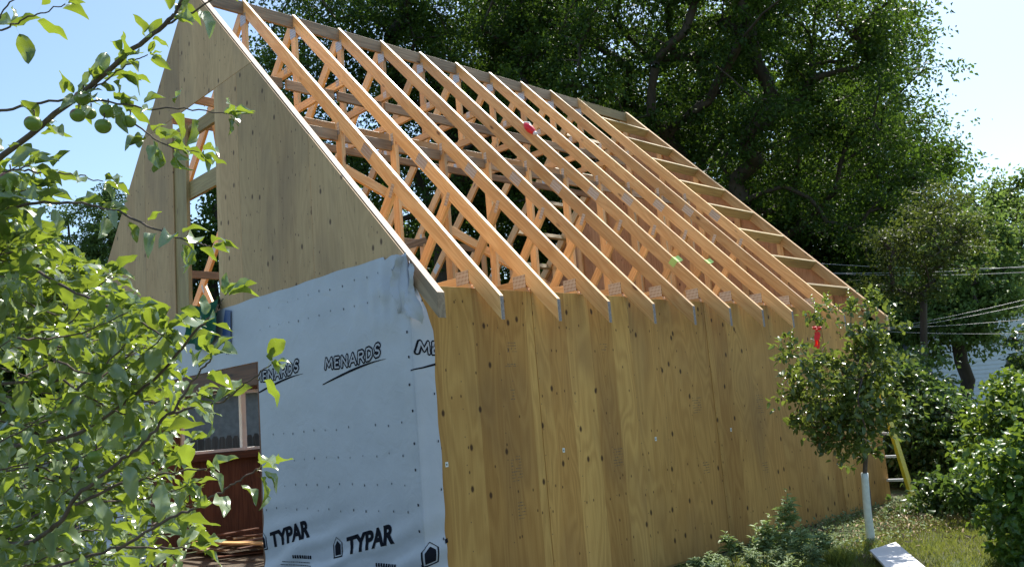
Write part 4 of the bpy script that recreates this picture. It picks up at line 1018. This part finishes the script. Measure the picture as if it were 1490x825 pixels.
# fresh shoots at the top
parts = []
for q in ex[:9]:
    k = 12; t_ = np.linspace(0, 1, k); axv = np.array([random.uniform(-.3, .3), random.uniform(-.3, .3), 1]); pos = q+np.outer(t_*.16, axv)
    d = norm(np.stack([np.cos(np.arange(k)*2.4), np.sin(np.arange(k)*2.4), np.full(k, .7)], 1)); parts.append(leaf_mesh(pos, d, np.tile([0, 0, 1.], (k, 1))+rng.normal(size=(k, 3))*.3, .055*(1-.4*t_), .42, .2, .3, detail=1))
V, Fc, T = cat_leaves(parts); obj('fresh_shoots', V, Fc, M['bright_leaf'], yt, tint=T)
gp = [Vector(YT), at(1262, 740, YD), at(1258, 688, YD)]; gp = smooth_path(gp, 5)
V, Fc = tube_geo(gp, [.040-.008*i/(len(gp)-1) for i in range(len(gp))], 14); obj('trunk_guard', V, Fc, M['guard'], yt, smooth=True)
# dead leaves caught low in the crown
parts = []
cq = at(1200, 628, YD+.1); k = 16
pos = np.array(cq)+rng.normal(size=(k, 3))*np.array([.09, .06, .06]); parts.append(leaf_mesh(pos, rdir(k, -.5), rdir(k), .10, .6, .5, .5, detail=2))
V, Fc, T = cat_leaves(parts); obj('dead_leaves', V, Fc, M['deadleaf'], yt, tint=T)
# red ribbon tied in the tree
rb = thing('ribbon', at(1188, 495, YD-.42), 'bright red ribbon tied in the top of the young tree', 'ribbon')
c_ = at(1188, 480, YD-.42)
for nm, (du, dv_, wd, hh) in (('knot', (0, 0, .022, .03)), ('tail', (-.004, -.035, .028, .13)), ('tail', (.018, -.03, .022, .15)), ('bow', (.022, .018, .035, .035)), ('bow', (-.02, .02, .03, .03))):
    V, Fc = [], []
    for j in range(7):
        for i in range(3):
            V.append((c_+RT*(du+(i-1)*wd/2+.006*math.sin(j*1.7))+UP*(dv_-hh*j/6+.015)+fwd*(.012*math.sin(j*1.3+i))+Vector((0, 0, 0)))[:])
    for j in range(6):
        for i in range(2): a = j*3+i; Fc.append([a, a+1, a+4, a+3])
    obj(nm, V, Fc, M['red_cloth'], rb, smooth=True)

# ------------------------------------------------------------------ weeds, grass
def weed(px, py, h, label, mat, seed, spread=.5, leaf=.045, side=5, group='pale leafy weeds along the plywood wall'):
    rr = random.Random(seed); b_ = Vector(gb(px, py)); th = thing('weed_plant', b_, label, 'weed', group); mb = MB(); parts = []
    def stem(p0, d, l, r_, dens):
        pts = [p0]; dd = d.normalized()
        for i in range(7): dd = (dd+Vector((rr.uniform(-.1, .1), rr.uniform(-.1, .1), .08))).normalized(); pts.append(pts[-1]+dd*l/7)
        V, Fc = tube_geo(pts, [r_*(1-.75*i/7) for i in range(8)], 5, cap=False); mb.add(V, Fc)
        n = max(6, int(l*dens)); ts = np.linspace(.12, 1, n); P_ = np.array([p[:] for p in pts])
        pos = np.stack([np.interp(ts*7, range(8), P_[:, i]) for i in range(3)], 1)
        an = np.arange(n)*2.399+rr.random()*6; up_ = .15+.6*ts
        d_ = norm(np.stack([np.cos(an), np.sin(an), up_], 1)); sz = leaf*2.0*(1.2-.72*ts)
        for rep in range(2):
            a2 = an+rep*1.9; d2 = norm(np.stack([np.cos(a2), np.sin(a2), up_+rep*.1], 1)); parts.append(leaf_mesh(pos+rng.normal(size=pos.shape)*.004, d2, np.tile([0, 0, 1.], (n, 1))+rng.normal(size=(n, 3))*.35, sz*rng.uniform(.7, 1.3, n), .36, .3, .2, detail=1, tint=np.clip(.25+.7*ts+rng.normal(size=n)*.12, 0, 1)))
        return pts
    main = stem(b_, Vector((rr.uniform(-.08, .08), rr.uniform(-.08, .08), 1)), h, .006, 32)
    for i in range(side):
        k = rr.randint(1, 5); a = rr.random()*6.3; f = 1-k/8
        stem(main[k], Vector((math.cos(a), math.sin(a), 1.0)), h*spread*f, .004, 27)
    mb.build('stem', M['stemgreen'], th, smooth=True)
    V, Fc, T = cat_leaves(parts); obj('leaves', V, Fc, mat, th, tint=T); return th
weed(1143, 818, .60, 'tallest leafy weed with a pointed top in front of the plywood wall', M['weed_leaf'], 401, .55, .055, 12)
weed(1168, 822, .36, 'medium leafy weed leaning out right of the tall pointed one', M['weed_leaf'], 402, .6, .05, 9)
weed(1112, 822, .42, 'bushy weed standing just left of the tall pointed one', M['weed_leaf'], 403, .6, .055, 10)
weed(1068, 826, .30, 'small bright weed sprouting close to the plywood, left of the group', M['weed_leaf'], 404, .5, .045, 6)
weed(1195, 815, .24, 'low weed between the tall pointed one and the grass tuft', M['weed_leaf'], 405, .6, .045, 8)
lowlab = ['grey green low weed lowest at the picture edge under the plywood', 'grey green low weed at the foot of the tall pointed weed', 'grey green low weed nearest the bottom left of the weed bed', 'grey green low weed left of the grass tuft', 'grey green low weed in the middle of the weed bed', 'grey green low weed hugging the garage wall bottom', 'grey green low weed farthest forward in the weed bed', 'grey green low weed just right of the bare wall base', 'grey green low weed behind the grass tuft']
for i, (px, py, h) in enumerate(((1040, 835, .17), (1135, 838, .22), (1015, 842, .16), (1185, 832, .2), (1095, 842, .22), (1075, 815, .15), (1150, 855, .22), (1050, 850, .2), (1205, 805, .16))):
    weed(px, py, h, lowlab[i], M['sage_leaf'], 420+i, .9, .035, 9, group='grey green low weeds below the plywood wall')
for i, (px, py) in enumerate(((1228, 752), (1205, 766))):
    pass

def blades(n, sampler, hmin, hmax, wid, seed, lean=.5):
    rr = np.random.default_rng(seed); P_ = sampler(rr, n); n = len(P_)
    a = rr.random(n)*6.283; d = np.stack([np.cos(a)*lean*rr.random(n), np.sin(a)*lean*rr.random(n), np.ones(n)], 1); d = norm(d)
    s = norm(np.cross(d, rdir(n))); h = rr.uniform(hmin, hmax, n); bend = np.stack([np.cos(a), np.sin(a), np.zeros(n)-.3], 1)*rr.uniform(.1, .55, n)[:, None]
    V = np.zeros((n, 5, 3)); w_ = wid*rr.uniform(.6, 1.3, n)
    m_ = P_+d*(h*.55)[:, None]+bend*(h*.18)[:, None]; t_ = P_+d*h[:, None]+bend*(h*.75)[:, None]
    V[:, 0] = P_-s*w_[:, None]; V[:, 1] = P_+s*w_[:, None]; V[:, 2] = m_-s*(w_*.7)[:, None]; V[:, 3] = m_+s*(w_*.7)[:, None]; V[:, 4] = t_
    Fc = (np.array([[0, 1, 3], [0, 3, 2], [2, 3, 4]])[None]+(np.arange(n)*5)[:, None, None]).reshape(-1, 3)
    return V.reshape(-1, 3), Fc, np.repeat(rr.random(n), 5)
def yard(rr, n):
    x = rr.uniform(.05, 5.2, n); y = rr.uniform(2.2, 11.5, n)
    dens = np.array([mnoise.noise(Vector((a*1.3, b*1.3, 0))) for a, b in zip(x, y)])
    k = (dens > rr.uniform(-.55, .25, n)); x, y = x[k], y[k]; z = np.array([gz(a, b) for a, b in zip(x, y)]); return np.stack([x, y, z], 1)
parts = [blades(70000, yard, .03, .085, .0028, 501, .9)]
def yard2(rr, n):
    x = rr.uniform(.9, 4.2, n); y = rr.uniform(2.6, 6.5, n); z = np.array([gz(a, b) for a, b in zip(x, y)]); return np.stack([x, y, z], 1)
parts.append(blades(30000, yard2, .03, .075, .0025, 502, .8))
V, Fc, T = cat_leaves(parts)
tag(obj('grass', V, Fc, M['grass'], tint=T), 'short uneven lawn grass between the garage and the shrubs', 'grass', kind='stuff')
# broadleaf ground cover in the shade by the wall
n = 6500; x = rng.uniform(.04, 1.3, n); y = rng.uniform(3.6, 9.5, n); k = rng.random(n) < np.clip(1.25-x*.6, 0, 1); x, y = x[k], y[k]; n = len(x)
pos = np.stack([x, y, rng.uniform(.0, .07, n)], 1); V, Fc, T = leaf_mesh(pos, rdir(n, .3), norm(rng.normal(size=(n, 3))*.4+np.array([0, 0, 1])), rng.uniform(.02, .045, n), .6, .2, .2, detail=1)
tag(obj('ground_cover', V, Fc, M['sage_leaf'], tint=T), 'dull creeping ground cover in the shade along the foot of the wall', 'ground cover', kind='stuff')
n = 2600; x = rng.normal(.95, .45, n); y = rng.normal(6.0, 1.0, n); k = (x > .05); x, y = x[k], y[k]; n = len(x)
pos = np.stack([x, y, rng.uniform(.015, .06, n)], 1); V, Fc, T = leaf_mesh(pos, rdir(n, 0), norm(rng.normal(size=(n, 3))*.4+np.array([0, 0, 1])), rng.uniform(.02, .07, n), rng.uniform(.1, .5, n), .3, .3, detail=1)
tag(obj('leaf_litter', V, Fc, M['straw'], tint=T), 'dry straw and fallen leaves scattered in the grass behind the young tree', 'leaf litter', kind='stuff')
# grass tuft
c_ = gb(1222, 822)
def tuft(rr, n): 
    a = rr.random(n)*6.283; r_ = rr.random(n)**.6*.10; return np.stack([c_[0]+np.cos(a)*r_, c_[1]+np.sin(a)*r_, np.zeros(n)], 1)
V, Fc, T = blades(420, tuft, .10, .22, .0028, 510, .8)
tag(obj('grass_tuft', V, Fc, M['grass'], tint=T), 'thick yellowish tuft of long grass left of the white board', 'grass tuft')

# ------------------------------------------------------------------ beyond the yard
# neighbour house with pale siding
hp = at(1420, 575, 29); hx, hy = hp.x, hp.y
nh = thing('neighbour_house', (hx, hy, 0), 'pale blue white clapboard house half hidden by the trees at the right', 'house')
dirx = Vector((RT.x, RT.y, 0)).normalized(); diry = Vector((-dirx.y, dirx.x, 0))
def hv(a, b, z): q = Vector((hx, hy, 0))+dirx*a+diry*b; return (q.x, q.y, z)
WH = 2.75; GW = 2.3
V = []; Fc = []
nrow = 20
mb = MB()
for r_ in range(nrow):
    z0, z1 = r_*WH/nrow, (r_+1)*WH/nrow
    mb.add([hv(-1.3, 0, z0), hv(3.4, 0, z0), hv(3.4, .02, z1), hv(-1.3, .02, z1), hv(-1.3, .05, z0), hv(3.4, .05, z0)], [[0, 1, 2, 3], [0, 4, 5, 1]])
mb.add([hv(-1.3, 0, 0), hv(-1.3, 8, 0), hv(-1.3, 8, WH), hv(-1.3, 0, WH)], [[0, 1, 2, 3]])
mb.add([hv(3.4, 0, 0), hv(3.4, 8, 0), hv(3.4, 8, WH), hv(3.4, 0, WH)], [[3, 2, 1, 0]])
mb.add([hv(-1.3, .02, WH), hv(3.4, .02, WH), hv(1.05, .02, WH+1.7)], [[0, 1, 2]])
mb.build('wall', M['siding'], nh)
mb = MB()
for s, (a0, a1) in ((1, (-1.7, 1.05)), (-1, (3.8, 1.05))):
    z0 = WH-.28
    mb.add([hv(a0, -.3, z0), hv(a1, -.3, WH+1.75), hv(a1, 8.3, WH+1.75), hv(a0, 8.3, z0), hv(a0, -.3, z0+.12), hv(a1, -.3, WH+1.87), hv(a1, 8.3, WH+1.87), hv(a0, 8.3, z0+.12)],
           [[0, 3, 2, 1], [4, 5, 6, 7], [0, 1, 5, 4], [2, 3, 7, 6], [3, 0, 4, 7]])
mb.build('roof', M['roofing'], nh)
mb = MB()
for s, (a0, a1) in ((1, (-1.7, 1.05)), (-1, (3.8, 1.05))):
    z0 = WH-.28
    mb.add([hv(a0, -.34, z0-.06), hv(a1, -.34, WH+1.69), hv(a1, -.34, WH+1.84), hv(a0, -.34, z0+.10), hv(a0, -.305, z0-.06), hv(a1, -.305, WH+1.69), hv(a1, -.305, WH+1.84), hv(a0, -.305, z0+.10)], [[0, 1, 2, 3], [7, 6, 5, 4], [0, 4, 5, 1], [3, 2, 6, 7]])
mb.build('rake_board', M['white_frame'], nh)
mb = MB(); mb.add([hv(1.2, -.03, 1.1), hv(2.1, -.03, 1.1), hv(2.1, -.03, 2.1), hv(1.2, -.03, 2.1)], [[0, 1, 2, 3]]); wn = mb.build('window', M['glass'], nh)
# utility wires
wires = [((1290, 392), (1500, 384), 'topmost utility wire crossing before the pale green trees'), ((1300, 384), (1500, 386), 'bright double utility wire second from the top, right of the roof'), ((1280, 395), (1500, 393), 'lower of the upper bunch of utility wires'),
         ((1300, 470), (1500, 431), 'steepest utility wire rising to the right picture edge'), ((1300, 473), (1500, 439), 'utility wire just under the steepest one'),
         ((1290, 472), (1500, 461), 'gently rising utility wire in the lower bunch'), ((1290, 477), (1500, 482), 'lowest utility wire above the neighbour house')]
for (a, b2, lab) in wires:
    p0, p1 = at(a[0]-120, a[1]-(b2[1]-a[1])*120/(b2[0]-a[0]), 20.5), at(b2[0]+60, b2[1]+(b2[1]-a[1])*60/(b2[0]-a[0]), 19.0)
    pts = [p0.lerp(p1, i/24)-Vector((0, 0, .10*math.sin(math.pi*i/24))) for i in range(25)]
    V, Fc = tube_geo(pts, [.006]*25, 5); tag(obj('utility_wire', V, Fc, M['wire'], smooth=True), lab, 'wire', 'utility wires at the right')
# picket fence and pale shed beyond the left window
fn = thing('picket_fence', (-9.4, 4, 0), 'grey picket fence seen through the window inside the doorway', 'fence')
for i, y in enumerate(np.arange(.6, 9.0, .125)):
    h = 1.52+.01*math.sin(i*3.1)
    prism('picket', [(y-.055, 0), (y+.055, 0), (y+.055, h-.05), (y+.03, h), (y-.03, h), (y-.055, h-.05)], 0, -9.43, -9.41, M['fence'], fn, axis=(0, 0, 1), bev=0)
box('rail', -9.468, -9.431, .5, 9.0, .4, .49, M['fence'], fn); box('rail', -9.468, -9.431, .5, 9.0, 1.15, 1.24, M['fence'], fn)
sh = thing('shed', (-14, 7, 0), 'pale siding wall of an outbuilding beyond the fence, seen through the garage window', 'shed')
V, Fc = prism_geo([(2, 0), (14, 0), (14, 2.5), (2, 2.5)], 0, -16, -13, 0); obj('wall', V, Fc, M['grey_siding'], sh)
V, Fc = prism_geo([(-16.3, 2.502), (-12.7, 2.502), (-14.5, 3.8)], 1, 1.8, 14.2, 0); obj('roof', V, Fc, M['roofing'], sh)

# ------------------------------------------------------------------ the apple tree in the foreground
AT = gb(-420, 1500)
tb = at(-330, 760, 2.0); base = Vector((tb.x-.05, tb.y-.1, 0))
ap = thing('apple_tree', base, 'apple tree with small green apples whose branches reach in from the left edge', 'tree')
LF = []        # leaf batches
def leaf_batch(pos, d, nr, ln, tint=None):
    n = len(pos); LF.append(leaf_mesh(np.array(pos), np.array(d), np.array(nr), np.array(ln), rng.uniform(.37, .52, n), rng.uniform(-.12, .65, n), rng.uniform(.02, .45, n), petiole=.30, detail=2, tint=tint))
def twig_leaves(pts, start=0.1, step=.028, size=.07, spur=.25):
    """leaves alternate along a twig, with tufts at spurs and at the tip"""
    pts = [Vector(p) for p in pts]; cum = [0]
    for i in range(1, len(pts)): cum.append(cum[-1]+(pts[i]-pts[i-1]).length)
    Lt = cum[-1]; s = Lt*start; P_, D, Nn, Ls = [], [], [], []; ang = random.random()*6
    while s < Lt:
        i = min(len(pts)-2, max(0, next((k for k in range(len(cum)-1) if cum[k+1] >= s), len(cum)-2)))
        p = pts[i].lerp(pts[i+1], (s-cum[i])/max(1e-6, cum[i+1]-cum[i])); ax_ = (pts[i+1]-pts[i]).normalized()
        k = random.choice([3, 4, 5]) if random.random() < spur else 1
        for _ in range(k):
            ang += 2.4+random.uniform(-.3, .3); a = ax_.orthogonal().normalized(); b = ax_.cross(a); out = a*math.cos(ang)+b*math.sin(ang)
            d = (ax_*random.uniform(.2, .9)+out*random.uniform(.6, 1)+Vector((0, 0, random.uniform(-.35, .25)))).normalized()
            l = size*random.uniform(.6, 1.2); pet = .30*l
            P_.append((p+d*pet)[:]); D.append(d[:]); Nn.append((Vector((0, 0, 1))+Vector((random.gauss(0, .5), random.gauss(0, .5), random.gauss(0, .3)))).normalized()[:]); Ls.append(l)
        s += step*random.uniform(.6, 1.5)*(1.6 if k > 1 else 1)
    p = pts[-1]; ax_ = (pts[-1]-pts[-2]).normalized()
    for k in range(4):
        ang += 2.1; a = ax_.orthogonal().normalized(); b = ax_.cross(a); d = (ax_+(a*math.cos(ang)+b*math.sin(ang))*.6).normalized(); l = size*random.uniform(.5, .95)
        P_.append((p+d*l*.2)[:]); D.append(d[:]); Nn.append((Vector((0, 0, 1))+Vector((random.gauss(0, .4), random.gauss(0, .4), 0))).normalized()[:]); Ls.append(l)
    leaf_batch(P_, D, Nn, Ls)
def branch(pp, r0_, r1_, leaves=True, start=.15, step=.03, size=.07, spur=.25, lab=None):
    pts = smooth_path([at(*q) for q in pp], 6); n = len(pts)
    pts = [p+Vector((random.gauss(0, 1), random.gauss(0, 1), random.gauss(0, 1)))*.0016*(0 if i in (0, n-1) else 1) for i, p in enumerate(pts)]
    V, Fc = tube_geo(pts, [r0_+(r1_-r0_)*(i/(n-1))**.8 for i in range(n)], 8); o = obj('branch', V, Fc, M['twig'], ap, smooth=True)
    if leaves: twig_leaves(pts, start, step, size, spur)
    return pts
TR = [base, (base.x+.03, base.y+.02, .5), (tb.x, tb.y, tb.z+.1), at(-330, 560, 2.0)]
V, Fc = tube_geo(smooth_path(TR, 6), [.075-.001*i*1.6 for i in range(19)], 14); obj('trunk', V, Fc, M['twig'], ap, smooth=True)
hub = (-330, 560, 2.0)
# main upper limb and its twigs
branch([hub, (-160, 370, 1.95), (-20, 245, 1.85), (100, 152, 1.8), (180, 84, 1.75), (240, 36, 1.7), (262, 5, 1.7), (290, -60, 1.68)], 0.0090, 0.0028, True, .55, .05, .055, .5)
branch([(240, 36, 1.7), (275, 22, 1.69), (310, -2, 1.68), (330, -30, 1.66)], 0.0026, 0.0012, True, .2, .035, .062, .1)
branch([(-60, 178, 1.9), (0, 162, 1.85), (60, 150, 1.8), (130, 146, 1.78), (210, 156, 1.72), (270, 158, 1.68), (330, 166, 1.66)], 0.0037, 0.0011, True, .42, .034, .052, .3)
branch([(170, 160, 1.8), (205, 186, 1.75), (245, 214, 1.7), (290, 222, 1.68)], 0.0023, 0.0010, True, .15, .034, .055, .3)
branch([(-40, 262, 1.8), (10, 248, 1.78), (60, 252, 1.75), (110, 254, 1.72), (150, 264, 1.7)], 0.0030, 0.0010, True, .2, .04, .055, .12)
branch([hub, (-150, 400, 1.8), (-30, 325, 1.7), (30, 300, 1.65), (100, 295, 1.6), (160, 304, 1.58), (225, 333, 1.55), (280, 352, 1.53), (305, 358, 1.52)], 0.0045, 0.0011, True, .50, .032, .050, .22)
branch([hub, (-120, 420, 1.9), (0, 380, 1.7), (48, 392, 1.6), (122, 432, 1.55), (198, 464, 1.55), (239, 488, 1.53)], 0.0049, 0.0014, True, .42, .03, .066, .3)
branch([(-200, 560, 1.9), (60, 556, 1.8), (131, 534, 1.75), (175, 520, 1.72), (214, 506, 1.7)], 0.0045, 0.0013, True, .5, .08, .05, .1)
branch([hub, (-100, 640, 1.8), (80, 640, 1.7), (175, 589, 1.6), (227, 549, 1.56), (282, 485, 1.52), (308, 458, 1.5), (325, 434, 1.5)], 0.0054, 0.0014, True, .35, .03, .060, .3)
branch([hub, (-160, 700, 1.8), (0, 790, 1.6), (79, 766, 1.5), (109, 725, 1.48), (164, 679, 1.46), (207, 644, 1.45), (245, 603, 1.44), (285, 550, 1.43), (308, 520, 1.42)], 0.0059, 0.0014, True, .42, .03, .064, .3)
branch([(109, 734, 1.48), (175, 704, 1.5), (207, 697, 1.5), (256, 686, 1.48), (300, 682, 1.47)], 0.0030, 0.0013, True, .2, .04, .062, .15)
branch([(170, 800, 1.45), (248, 755, 1.45), (292, 734, 1.44), (322, 715, 1.43), (344, 700, 1.42), (378, 682, 1.42)], 0.0030, 0.0011, True, .25, .036, .058, .1)
branch([(60, 830, 1.5), (164, 799, 1.48), (224, 796, 1.46), (285, 797, 1.45)], 0.0030, 0.0011, True, .2, .035, .06, .2)
branch([(245, 603, 1.44), (290, 590, 1.45), (328, 583, 1.45), (363, 552, 1.44), (395, 530, 1.43)], 0.0023, 0.0010, True, .3, .033, .055, .1)
branch([(-90, 70, 1.6), (0, 42, 1.6), (24, 32, 1.6), (60, 20, 1.6), (95, 6, 1.6)], 0.0023, 0.0010, True, .3, .036, .055, .15)
branch([(-90, 70, 1.6), (-20, 40, 1.62), (10, 10, 1.62), (40, -15, 1.6)], 0.0023, 0.0010, True, .3, .04, .055, .1)
branch([(100, 152, 1.8), (150, 120, 1.78), (190, 92, 1.76), (215, 80, 1.75)], 0.0023, 0.0010, True, .1, .03, .045, .5)
# the leafy mass low at the left: many twigs leaving the limbs at different depths
rt = random.Random(77)
def edge_at(y): return np.interp(y, [300, 360, 400, 450, 500, 560, 620, 700, 760, 830], [35, 70, 165, 225, 250, 295, 305, 280, 285, 290])
for i in range(195):
    y = rt.uniform(335, 850); e_ = edge_at(y); x1_ = e_*(rt.random()**.75); dp = rt.uniform(1.5, 2.7)*(1 if i % 3 else 1.1)
    l = rt.uniform(90, 190)*1.6/dp; a = rt.uniform(-.75, .45)
    x0_, y0_ = x1_-l*math.cos(a), y-l*math.sin(a)
    branch([(x0_, y0_, dp+rt.uniform(-.12, .12)), ((x0_+x1_)/2, (y0_+y)/2+rt.uniform(2, 14), dp), (x1_, y, dp+rt.uniform(-.1, .1))], .0022, .0010, True, .05, .026, .053, .3)
for i in range(14):
    y = rt.uniform(240, 340); x1_ = rt.uniform(-20, 50); dp = rt.uniform(1.5, 2.1)
    branch([(x1_-110, y+rt.uniform(-30, 60), dp), (x1_-50, y+12, dp), (x1_, y, dp)], .003, .0012, True, .1, .03, .06, .3)
# fuller crown out of frame to the left and above, to stand as a whole tree
for i in range(60):
    q = (rt.uniform(-1100, -120), rt.uniform(-250, 900), rt.uniform(1.6, 2.9)); h_ = (rt.uniform(-420, -250), rt.uniform(450, 600), 2.0)
    branch([h_, ((q[0]+h_[0])/2, (q[1]+h_[1])/2-20, (q[2]+2)/2), q], .008, .0014, True, .35, .05, .07, .4)
V, Fc, T = cat_leaves(LF); print('apple leaves', sum(len(x[2]) for x in LF)//28, len(Fc))
obj('foliage', V, Fc, M['apple_leaf'], ap, tint=T, smooth=True)
def apple(px, py, d, r_px):
    c = at(px, py, d); r_ = r_px*.9/F*d; V, Fc = [], []; ns, nr_ = 20, 13
    for j in range(nr_+1):
        ph = math.pi*j/nr_
        for i in range(ns):
            t_ = 2*math.pi*i/ns; rr_ = math.sin(ph)*(1+.05*math.cos(ph)); zz = math.cos(ph)*.92-(.22*math.exp(-(math.sin(ph)/.35)**2) if ph < 1.5 else -.12*math.exp(-(math.sin(ph)/.25)**2))
            V.append((c+Vector((math.cos(t_)*rr_, math.sin(t_)*rr_, zz))*r_)[:])
    for j in range(nr_):
        for i in range(ns): a = j*ns+i; b = j*ns+(i+1) % ns; Fc.append([a, a+ns, b+ns, b])
    o = obj('apple', V, Fc, M['apple'], ap, smooth=True)
    V, Fc = tube_geo([c+Vector((0, 0, r_*.68)), c+Vector((.002, .002, r_*1.15)), c+Vector((.006, 0, r_*1.6))], [.0014, .0012, .0016], 6); obj('stem', V, Fc, M['twig'], o, smooth=True)
for a in ((120, 143, 1.76, 13), (48, 180, 1.76, 13.5), (113, 168, 1.73, 12), (150, 184, 1.73, 13), (156, 162, 1.76, 12), (188, 177, 1.74, 11), (131, 166, 1.80, 10), (13, 263, 1.66, 16), (72, 268, 1.7, 6), (155, 532, 1.72, 9), (138, 664, 1.50, 12), (86, 545, 1.8, 10), (141, 612, 1.6, 8)): apple(*a)
